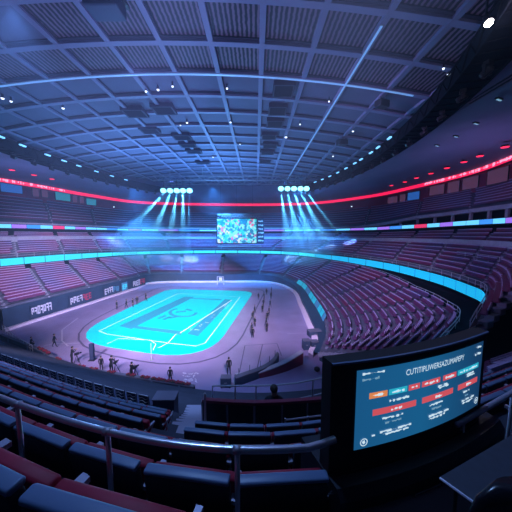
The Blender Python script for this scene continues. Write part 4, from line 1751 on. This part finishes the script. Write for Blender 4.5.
# planters with red flowers standing on the parapet
fp = None
rr = random.Random(5)
spots = [(8.6, 1), (9.5, 1), (10.4, 1), (13.5, .7), (17.5, .8), (19.0, .8), (21, .7), (23.2, .8), (25, .8), (26.6, .9), (28, .8), (29.4, .9), (30.8, .8)]
for c, (f_, s) in enumerate(spots):
    i = min(int(f_), len(pp) - 2)
    p = pp[i].lerp(pp[i + 1], f_ - i) + Vector((.05, .12, 0.82))
    dv = pp[i + 1] - pp[i]
    rz = math.atan2(dv.y, dv.x)
    lab = 'small planter of red flowers on the dark parapet, %s from its left end' % ORD[c]
    if fp is None:
        fp = thing('flower_planter', lab, 'planter', p, rz, 'red flower planters on the parapet')
        MB().box((0, 0, .07), (1.0, .26, .14)).build('trough', MT['fixture_black'], fp)
        m = MB()
        for k in range(40):
            v = Vector((rr.uniform(-.5, .5), rr.uniform(-.16, .16), .10 + rr.uniform(0, .14)))
            m.box(v, (.11, .09, .07), M=Euler((rr.uniform(0, 3), rr.uniform(0, 3), 0)).to_matrix())
        tag(m.build('blossoms', MT['petal_red'], fp), kind='stuff')
        m = MB()
        for k in range(26):
            v = Vector((rr.uniform(-.5, .5), rr.uniform(-.15, .15), .12 + rr.uniform(0, .12)))
            m.box(v, (.12, .05, .05), M=Euler((rr.uniform(0, 3), rr.uniform(0, 3), 0)).to_matrix())
        tag(m.build('foliage', MT['leaf'], fp), kind='stuff')
        o = fp
    else:
        o = dup(fp, p, rz, lab)
    o.scale = (s * 1.3, 1, s)

# advertising boards on the left wall
def wall_pt(px, py, off=.12):
    a, c = Vector((-42, 45, 0)), Vector((-35.2, 73, 0))
    n = Vector((c.y - a.y, -(c.x - a.x), 0)).normalized()
    a = a + n * off
    d = ray(px, py)
    t = (a - camo.location).dot(n) / d.dot(n)
    return camo.location + d * t


rr = random.Random(21)
for c, (px0, px1, ya, yb, main, second, lab) in enumerate((
    (31, 52, 309, 308.5, 'white_sign', 'white_sign', 'white and pink lettered banner nearest on the dark left wall'),
    (70, 91.5, 300, 296.5, 'white_sign', 'sign_red', 'white and red lettered banner second along the dark left wall'),
    (104.5, 119, 291, 288.5, 'white_sign', 'sign_blue', 'pale blue and white lettered banner third along the left wall'),
    (122.5, 127, 287, 285.8, 'ui_teal', 'white_sign', 'small bright cyan banner between the blue and the red logos on the left wall'),
    (133, 145, 283.5, 281, 'white_sign', 'sign_red', 'white and red logo banner farthest along the left wall'))):
    p0, p1 = wall_pt(px0, ya, .30), wall_pt(px1, yb, .30)
    h = 2.1 if c != 3 else 1.9
    dv = Vector((p1.x - p0.x, p1.y - p0.y, 0))
    L = dv.length
    rz = math.atan2(dv.y, dv.x)
    root = thing('banner', lab, 'banner', ((p0.x + p1.x) / 2, (p0.y + p1.y) / 2, (p0.z + p1.z) / 2), rz)
    MB().box((0, 0.05, 0), (L + .4, .08, h + .3)).build('board', MT['wall_navy'] if c != 3 else MT['sign_blue'], root)
    nL = 7 if c != 3 else 2
    for k in range(nL):
        x = -L / 2 + L * (k + .5) / nL
        lw = L / nL * .78
        mname = main if (k < nL * .55 or main == second) else second
        q = MB()
        hh = h * rr.uniform(.62, .8) * (1 - .25 * abs(k - nL / 2) / nL)
        z0_ = rr.uniform(-.1, .1)
        kind = rr.randint(0, 3)
        if kind != 3:
            q.box((x - lw * .36, -.02, z0_), (lw * .28, .06, hh))
        q.box((x, -.02, z0_ + hh * .42), (lw, .06, hh * .2))
        if kind in (0, 2, 3):
            q.box((x, -.02, z0_), (lw * .9, .06, hh * .18))
        if kind in (0, 1):
            q.box((x, -.02, z0_ - hh * .42), (lw, .06, hh * .2))
        if kind in (1, 2, 3):
            q.box((x + lw * .36, -.02, z0_ + (hh * .1 if kind == 2 else 0)), (lw * .28, .06, hh * (.7 if kind == 2 else 1)))
        q.build('letter', MT[mname], root)

# LED boards at the right floor edge
root = thing('edge_display', 'cyan lit LED boards along the right edge of the arena floor', 'LED board')
P = [WT[i] for i in range(3 * NS - 2, 5 * NS + 2, 3)]
for i in range(len(P) - 1):
    a, c = P[i] + Vector((.1, 0, .05)), P[i + 1] + Vector((.1, 0, .05))
    a, c = a.lerp(c, .03), c.lerp(a, .03)
    w = 1.1
    m = MB()
    m.quad(a + Vector((-.35, 0, 0)), c + Vector((-.35, 0, 0)), c + Vector((.25, 0, w)), a + Vector((.25, 0, w)))
    m.build('display_panel', MT['edge_teal' if i % 3 else 'sign_blue'], root)
    m = MB()
    m.quad(a + Vector((-.33, 0, 0)), c + Vector((-.33, 0, 0)), c + Vector((.30, 0, w)), a + Vector((.30, 0, w)))
    m.quad(a + Vector((.30, 0, w)), c + Vector((.30, 0, w)), c + Vector((.30, 0, 0)), a + Vector((.30, 0, 0)))
    m.build('housing', MT['black_matt'], root)

# equipment at the near right corner of the floor
def equipment(px, py, w, d, h, rz, lab):
    g = gnd(px, py)
    root = thing('equipment_case', lab, 'case', g, rz)
    MB().box((0, 0, h / 2 + .06), (w, d, h)).build('body', MT['wall_navy'], root, bevel=.03)
    MB().box((0, 0, h + .07), (w * 1.03, d * 1.03, .08)).build('lid', MT['concrete'], root)
    for sx_ in (-1, 1):
        MB().box((sx_ * w * .4, -d * .45, .04), (.1, .1, .12)).build('caster', MT['black_matt'], root)
    MB().bar((-w * .15, -d / 2 - .03, h * .6), (w * .15, -d / 2 - .03, h * .6), .04).build('handle', MT['steel_dull'], root)


equipment(314, 336, 2.0, 1.2, .9, .2, 'dark equipment case below the end of the cyan edge boards')
equipment(306, 349, 1.0, .9, 1.3, .1, 'tall dark equipment case left of the right bank corner')
equipment(314, 348, 1.1, .9, 1.0, .15, 'low dark equipment case right beside the right bank corner')
equipment(226, 386, 1.1, .8, 1.0, .0, 'pale topped case under the standing figure right of the court')
o = thing('floor_ball_bag', 'small dark round bag on the floor near the right bank corner', 'bag', gnd(317, 371))
MB().tube([(0, 0, 0), (0, 0, .15), (0, 0, .4), (0, 0, .55)], [.2, .36, .34, .12], 12).build('sack', MT['fixture_black'], o, True)
MB().tube([(0, 0, .55), (0, 0, .68)], .05, 8).build('neck', MT['steel_dull'], o)
o.name = 'kit_bag'

# red tapered barrier and curved dark barrier of the press pen
root = thing('red_barrier', 'long dark red tapered barrier with pale top edge behind the near railing', 'barrier')
P = catmull([(-2.2, 27.6, .45), (.4, 27.9, .7), (3.4, 29.2, 1.1), (6.0, 31.0, 1.6)], 6)
m = MB()
m.grid([[zed(p, 0) for p in P], P, [p + Vector((-.25, .45, 0)) for p in P], [zed(p, 0) + Vector((-.25, .45, 0)) for p in P]])
m.quad(zed(P[-1], 0), P[-1], P[-1] + Vector((-.25, .45, 0)), zed(P[-1], 0) + Vector((-.25, .45, 0)))
m.build('wall_panel', MT['red_rail'], root)
MB().grid([[p + Vector((.02, -.06, -.06)) for p in P], [p + Vector((.02, -.06, .06)) for p in P], [p + Vector((-.27, .5, .06)) for p in P], [p + Vector((-.27, .5, -.06)) for p in P]]).build('cap', MT['concrete_pale'], root)
root = thing('pen_barrier', 'low curved dark barrier of the pen beside the standing figure', 'barrier')
P = [gnd(px, py) for px, py in ((236, 387), (247, 383), (258, 379), (268, 374), (275, 368), (279, 361))]
P = catmull(P, 5)
m = MB()
m.grid([[p for p in P], [p + Vector((0, 0, .95)) for p in P], [p + Vector((-.2, .5, .95)) for p in P], [p + Vector((-.2, .5, 0)) for p in P]])
m.quad(P[0], P[0] + Vector((0, 0, .95)), P[0] + Vector((-.2, .5, .95)), P[0] + Vector((-.2, .5, 0)))
m.build('body', MT['wall_navy'], root)
MB().grid([[p + Vector((.03, -.05, .95)) for p in P], [p + Vector((.03, -.05, 1.03)) for p in P], [p + Vector((-.22, .55, 1.03)) for p in P], [p + Vector((-.22, .55, .95)) for p in P]]).build('cap', MT['concrete'], root)
for k in range(2, len(P), 5):
    MB().tube([P[k] + Vector((-.2, .4, 1.0)), P[k] + Vector((-.2, .4, 1.75))], .03, 6).build('post', MT['fixture_black'], root)
m = ribbon_flat([gnd(*p) for p in ((239, 374), (245, 345.5), (277, 343.5), (281.5, 356))], .14, .012)
tag(m.build('track_line', MT['dark_line']), 'dark square line marking out the pen on the floor right of the court', 'floor line')
m = ribbon_flat([gnd(*p) for p in ((257, 369), (262.5, 344.5))], .14, .013)
tag(m.build('track_line', MT['dark_line']), 'dark line dividing the pen marked on the floor', 'floor line')
m = ribbon_flat([gnd(*p) for p in ((287, 333.5), (311, 333), (303, 316), (290, 316))], .10, .012)
tag(m.build('track_line', MT['pale_line']), 'thin pale outline on the floor near the right edge boards', 'floor line')

# small white framed goal at the far end and posts on the court
root = thing('goal', 'small white framed stand at the far end of the court', 'goal', gnd(220.5, 285))
for x in (-1.0, 1.0):
    MB().bar((x, 0, 0), (x, 0, 2.6), .12).build('post', MT['white_sign'], root)
MB().bar((-1.0, 0, 2.6), (1.0, 0, 2.6), .12).build('crossbar', MT['white_sign'], root)
MB().box((.1, -.1, 1.9), (1.0, .08, 1.0)).build('board', MT['white_sign'], root)
for x in (-1.0, 1.0):
    MB().bar((x, 0, 2.6), (x, 1.0, 0), .08).build('stay', MT['white_sign'], root)
root = thing('court_post', 'thin pale upright pole standing at the near edge of the court', 'pole', gnd(151.5, 360))
MB().tube([(0, 0, 0), (0, 0, 2.3)], .045, 8).build('pole', MT['rail_white'], root)
MB().tube([(0, 0, 0), (0, 0, .08)], .25, 12).build('base', MT['steel_dull'], root)
root = thing('bollard', 'tall dark slim column standing alone on the floor left of the court', 'column', gnd(92.5, 360))
MB().box((0, 0, 1.15), (.5, .4, 2.2)).build('body', MT['cloth_navy'], root, bevel=.04)
MB().box((0, 0, .04), (.8, .7, .08)).build('base', MT['black_matt'], root)
for (px, py, lab) in ((57, 366, 'small pale heap of equipment behind the parapet near its left end'), (143, 393, 'small pale heap of equipment behind the middle of the parapet')):
    p = atZ(px, py, .9)
    root = thing('equipment_trolley', lab, 'trolley', (p.x, p.y, 0.25), .3)
    MB().box((0, 0, .25), (1.3, .7, .06)).build('deck', MT['rail_white'], root)
    MB().box((-.25, 0, .5), (.6, .55, .45)).build('box', MT['white_sign'], root)
    MB().box((.4, .05, .42), (.4, .45, .28)).build('box', MT['concrete_pale'], root)
    f = MB().tube([(-.65, -.3, .25), (-.65, -.3, 1.0), (-.65, .3, 1.0), (-.65, .3, .25)], .03, 6)
    f.build('push_handle', MT['rail_white'], root)
    for sx_ in (-.5, .5):
        MB().tube([(sx_, -.36, .12), (sx_, .36, .12)], .12, 10).build('wheel', MT['black_matt'], root)
# railing at the left floor corner
root = thing('guard_rail', 'pale railing curving round the left near corner of the floor', 'railing')
P = catmull([tuple(gnd(*p)) for p in ((3, 331), (9, 336), (16, 343), (26, 349), (33, 353))], 5)
MB().tube([p + Vector((0, 0, 1.1)) for p in P], .05, 6).build('handrail', MT['rail_white'], root)
MB().tube([p + Vector((0, 0, .55)) for p in P], .03, 6).build('mid_rail', MT['rail_white'], root)
for i in range(0, len(P), 2):
    MB().tube([P[i], P[i] + Vector((0, 0, 1.1))], .04, 6).build('post', MT['rail_white'], root)

# ------------------------------------------------------------------ people
def skin_body(joints, edges, name):
    me = bpy.data.meshes.new(name)
    keys = list(joints)
    me.from_pydata([joints[k][0] for k in keys], [(keys.index(a), keys.index(b_)) for a, b_ in edges], [])
    o = bpy.data.objects.new(name, me)
    C.objects.link(o)
    md = o.modifiers.new('skin', 'SKIN')
    for i, k in enumerate(keys):
        r = joints[k][1]
        v = me.skin_vertices[0].data[i]
        v.radius = r if isinstance(r, tuple) else (r, r)
        v.use_root = (i == 0)
    md.use_smooth_shade = True
    sb = o.modifiers.new('sub', 'SUBSURF')
    sb.levels = 1
    sb.render_levels = 1
    bpy.context.view_layer.update()
    out = bpy.data.meshes.new_from_object(o.evaluated_get(bpy.context.evaluated_depsgraph_get()))
    bpy.data.objects.remove(o)
    bpy.data.meshes.remove(me)
    return out


def pose(kind):
    J, E = {}, []

    def add(k, p, r, par=None):
        J[k] = (p, r)
        if par:
            E.append((par, k))
    sit = kind == 'sit'
    zoff = -.42 if sit else 0.0
    cr = -.35 if kind == 'crouch' else 0.0
    zo = zoff + cr
    add('pelvis', (0, 0, .96 + zo), (.15, .11))
    lean = .10 if kind in ('camera', 'crouch') else .02
    add('belly', (0, .01 + lean * .3, 1.12 + zo), (.145, .10), 'pelvis')
    add('chest', (0, lean * .8, 1.32 + zo), (.165, .115), 'belly')
    add('collar', (0, lean, 1.45 + zo), (.10, .075), 'chest')
    add('neck', (0, lean + .01, 1.52 + zo), .058, 'collar')
    add('skull', (0, lean + .03, 1.62 + zo), (.085, .095), 'neck')
    add('nose', (0, lean + .05, 1.66 + zo), (.082, .10), 'skull')
    add('crown', (0, lean + .02, 1.72 + zo), (.065, .075), 'nose')
    for s_, t in ((-1, 'l'), (1, 'r')):
        add('sh' + t, (s_ * .19, lean * .9, 1.42 + zo), .068, 'collar')
        if kind in ('camera',):
            el, wr, hd = (s_ * .27, .16, 1.20 + zo), (s_ * .12, .36, 1.33 + zo), (s_ * .10, .42, 1.36 + zo)
        elif kind == 'walk':
            el, wr, hd = (s_ * .25, -.10 * s_, 1.14), (s_ * .24, .02 + .16 * -s_, .92), (s_ * .23, .05 + .18 * -s_, .84)
        elif kind in ('sit', 'crouch'):
            el, wr, hd = (s_ * .26, .08, 1.16 + zo), (s_ * .15, .30, 1.06 + zo), (s_ * .12, .37, 1.03 + zo)
        else:
            el, wr, hd = (s_ * .245, -.01, 1.14), (s_ * .25, .06, .90), (s_ * .245, .085, .82)
        add('el' + t, el, .046, 'sh' + t)
        add('wr' + t, wr, .032, 'el' + t)
        add('ha' + t, hd, (.036, .022), 'wr' + t)
        dv = (Vector(hd) - Vector(wr)).normalized()
        side = Vector((0, 1, 0)) if abs(dv.z) > .6 else Vector((1, 0, 0))
        for fi, (o_, ln) in enumerate(((-.028, .075), (-.009, .088), (.010, .082), (.028, .062))):
            b1 = Vector(hd) + side * o_ + dv * .03
            add('f%d%s' % (fi, t), tuple(b1), .010, 'ha' + t)
            add('g%d%s' % (fi, t), tuple(b1 + dv * ln * .6 + Vector((-s_ * .012, 0, -.004))), .009, 'f%d%s' % (fi, t))
            add('h%d%s' % (fi, t), tuple(b1 + dv * ln + Vector((-s_ * .03, 0, -.008))), .008, 'g%d%s' % (fi, t))
        tb = Vector(hd) + side * -.035 - dv * .01
        add('t1' + t, tuple(tb + dv * .02 - side * .018), .011, 'ha' + t)
        add('t2' + t, tuple(tb + dv * .06 - side * .024), .009, 't1' + t)
        # legs
        st = s_ * .0
        if kind == 'walk':
            st = s_ * .22
        if sit:
            hp, kn, an = (s_ * .10, .02, .92 + zo), (s_ * .13, .44, .50), (s_ * .13, .42, .09)
        elif kind == 'crouch':
            hp, kn, an = (s_ * .10, 0, .92 + zo), (s_ * .15, .34, .46), (s_ * .13, .05, .09)
        else:
            hp, kn, an = (s_ * .10, 0, .91), (s_ * .115, st * .55 + .03, .50), (s_ * .12, st - (.06 if st < 0 else 0), .09 + (.05 if st < 0 else 0))
        add('hp' + t, hp, .10, 'pelvis')
        add('kn' + t, kn, .065, 'hp' + t)
        calf = tuple(Vector(kn).lerp(Vector(an), .35) + Vector((0, -.02, 0)))
        add('ca' + t, calf, .058, 'kn' + t)
        add('an' + t, an, .042, 'ca' + t)
        add('to' + t, (an[0] + s_ * .02, an[1] + .15, .045 + (an[2] - .09) * .3), (.042, .032), 'an' + t)
    return J, E, zo, lean


BODY = {}


def hair_mesh(zo, lean):
    bm = bmesh.new()
    bmesh.ops.create_uvsphere(bm, u_segments=12, v_segments=8, radius=.105)
    for v in bm.verts:
        v.co.y *= 1.1
        if v.co.y > .02 and v.co.z < .03:
            v.co.z = .03
        v.co += Vector((0, lean + .008, 1.69 + zo))
    me = bpy.data.meshes.new('hair')
    bm.to_mesh(me)
    bm.free()
    me.materials.append(MT['hair'])
    return me


for kind in ('stand', 'walk', 'camera', 'sit', 'crouch'):
    J, E, zo, lean = pose(kind)
    me = skin_body(J, E, 'body')
    me.materials.clear()
    me.materials.append(MT['cloth_dark'])
    me.materials.append(MT['skin'])
    hz = J['neck'][0][2] - .01
    hands = [Vector(J['ha' + t][0]) for t in 'lr']
    for p in me.polygons:
        c = p.center
        p.material_index = 1 if (c.z > hz and abs(c.x) < .15) or any((c - h_).length < .13 and (c - h_).length < (c - Vector(J['wr' + 'lr'[i]][0])).length for i, h_ in enumerate(hands)) else 0
        p.use_smooth = True
    BODY[kind] = (me, hair_mesh(zo, lean))


def person(loc, rz, kind, label, group=None):
    me, hm = BODY[kind]
    o = bpy.data.objects.new('person', me)
    C.objects.link(o)
    o.location = loc
    o.rotation_euler = (0, 0, rz)
    tag(o, label, 'person', group)
    h_ = bpy.data.objects.new('hair', hm)
    C.objects.link(h_)
    h_.parent = o
    return o


for px, py, rz, kind, sc, lb in (
    (54.7, 347, R(-60), 'walk', 1.0, 'person in dark clothes walking alone on the left of the floor'),
    (31, 347.5, R(-70), 'crouch', 1.0, 'person crouching at the left near corner of the floor'),
    (72, 364, R(-40), 'camera', 1.15, 'person in dark clothes holding a camera behind the parapet flowers'),
    (101.5, 371, R(10), 'stand', .95, 'person in dark clothes behind the parapet, left of the close pair'),
    (111.5, 373.5, R(-10), 'camera', 1.1, 'person in dark clothes with a camera, right of the close pair at the parapet'),
    (131.5, 379, R(-20), 'camera', 1.0, 'person in dark clothes leaning over a camera at the middle of the parapet'),
    (170.5, 384, R(0), 'stand', 1.0, 'person in a dark long coat standing near the right end of the parapet'),
    (229, 375, R(20), 'stand', 1.1, 'person in dark clothes standing alone beside the pen barrier'),
    (117, 309.5, R(-90), 'stand', 1.0, 'person left of the court by the wall, nearest of the group of five'),
    (126.5, 308, R(-60), 'walk', 1.0, 'person left of the court, second of the group of five from the left'),
    (133, 307, R(-90), 'stand', 1.0, 'person left of the court, middle one of the group of five'),
    (137.3, 304.5, R(200), 'stand', 1.0, 'person left of the court, fourth of the group of five from the left'),
    (146, 301, R(-80), 'walk', 1.0, 'person left of the court, farthest of the group of five')):
    o = person(gnd(px, py), rz, kind, lb)
    o.scale = (sc * 1.12, sc * 1.12, sc * 1.12)
line = ((252.7, 338, 'stand'), (251.8, 333, 'walk'), (255, 326.5, 'stand'), (252.8, 320, 'stand'), (254.6, 313, 'walk'), (258.5, 300, 'stand'),
        (267, 332, 'stand'), (266.3, 325.5, 'walk'), (267.4, 320.5, 'stand'), (269, 315, 'stand'), (270, 307.5, 'walk'), (271, 299, 'stand'), (271.5, 293.5, 'stand'),
        (262.5, 312.5, 'stand'), (263.4, 306.5, 'walk'), (264, 300, 'stand'), (266.5, 295, 'stand'))
for c, (px, py, kind) in enumerate(line):
    if c < 6:
        lb = 'dark dressed person right of the court, %s from the near end of the left file' % ORD[c]
    elif c < 13:
        lb = 'dark dressed person right of the court, %s from the near end of the right file' % ORD[c - 6]
    else:
        lb = 'dark dressed person between the two files right of the court, %s from the near end' % ORD[c - 13]
    person(gnd(px, py), R((c * 67) % 360), kind, lb, 'people in the two files right of the court')
# spectator seated behind the barrier
zf = near_floor(1.40 + 5 * PITCHD + .45)
dup(club, (.47, 6.05, zf), 0, 'navy padded seat holding the seated spectator behind the red capped barrier')
person((.47, 6.27, zf), 0, 'sit', 'person in dark clothes seated behind the red capped barrier, seen from behind')


def video_camera(px, py, rz, label):
    g = gnd(px, py)
    root = thing('video_camera', label, 'camera', g, rz)
    for k in range(3):
        a = R(120 * k + 30)
        MB().tube([(.45 * math.cos(a), .45 * math.sin(a), 0), (0, 0, 1.2)], .03, 6).build('leg', MT['black_matt'], root)
    MB().box((0, 0, 1.36), (.2, .5, .26)).build('body', MT['black_matt'], root)
    MB().tube([(0, .25, 1.36), (0, .5, 1.36)], [.08, .1], 10).build('lens', MT['black_gloss'], root)


video_camera(77.5, 364, R(-40), 'black video camera on tripod right of the person by the flowers')
video_camera(116, 373, R(-10), 'black video camera on tripod right of the close pair at the parapet')
video_camera(135.5, 378.5, R(-20), 'black video camera on tripod at the middle of the parapet')

# padded seats right of the big display
for rn in range(1, 6):
    d0 = (0, 1.5, 2.37, 3.24, 4.11, 4.98)[rn]
    fz = near_floor(1.40 + (rn - 1) * PITCHD + .45)
    X, cnt = 2.75 + rn * .15, 0
    while cnt < 6:
        sl_ = vslope(d0, X)
        Y = vee(d0, X)
        if rn <= 2 and cnt > 3:
            break
        dup(club, (X, Y + .03, fz), math.atan(sl_), 'navy padded seat right of the big display, %s along the %s row there' % (ORD[cnt], ORD[rn - 1]), 'padded seats right of the display')
        X += .62 / math.sqrt(1 + sl_ * sl_)
        cnt += 1

# added glowing strips that stand for bright highlights on two ceiling beams
mat('highlight_blue', (0.2, 0.3, 0.5), 0.4, emit=(0.14, 0.34, 0.75), es=0.75)
root = thing('beam_highlight', 'faint pale blue glowing highlight added along a lengthwise ceiling beam right of centre', 'beam highlight')
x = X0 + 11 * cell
MB().box((x - .05, 48, ceil_z(x) - .35), (.16, 56, .06)).build('glow_face', MT['highlight_blue'], root)
MB().box((x - .05, 48, ceil_z(x) - .315), (.22, 56.2, .05)).build('backing', MT['steel_dull'], root)
root = thing('beam_highlight', 'faint pale blue glowing highlight added along a crosswise ceiling beam above the near rows of lamps', 'beam highlight')
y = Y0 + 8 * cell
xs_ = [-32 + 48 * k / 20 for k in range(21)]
MB().grid([[Vector((x, y + dy, ceil_z(x) - dz)) for x in xs_] for dy, dz in ((-.12, .315), (-.12, .37), (.10, .37), (.10, .315))]).build('glow_face', MT['highlight_blue'], root)
MB().grid([[Vector((x, y + dy, ceil_z(x) - .315)) for x in xs_] for dy in (-.15, .13)]).build('backing', MT['steel_dull'], root)

# crimson seats of the small block right of the big display
for rn in range(6, 12):
    d0 = 1.40 + (rn - 1) * PITCHD + .25
    fz = near_floor(1.40 + (rn - 1) * PITCHD + .45)
    X, cnt = 5.0, 0
    while X < 17:
        Y = vee(d0, X)
        q = project(Vector((X, Y, fz + .6)))
        if q and 484 < q[0] < 530 and q[1] < 420:
            o = proto.copy()
            C.objects.link(o)
            o.location = (X, Y, fz)
            o.rotation_euler = (0, 0, math.atan(vslope(d0, X)))
            tag(o, 'crimson seat in the small block right of the big display, %s in its %s row' % (ORD[cnt], ORD[rn - 6]), 'seat', 'crimson seats right of the big display')
            cnt += 1
        X += .58 / math.sqrt(1 + vslope(d0, X) ** 2)
lamp('near_fill', 'SPOT', (12, 10, 29.5), 9000 * K, (0.85, 0.30, 0.75), 0.3, (14, 15, 9), 40, 0.8)  # added pinkish fill for the crimson seats, unseen lamp
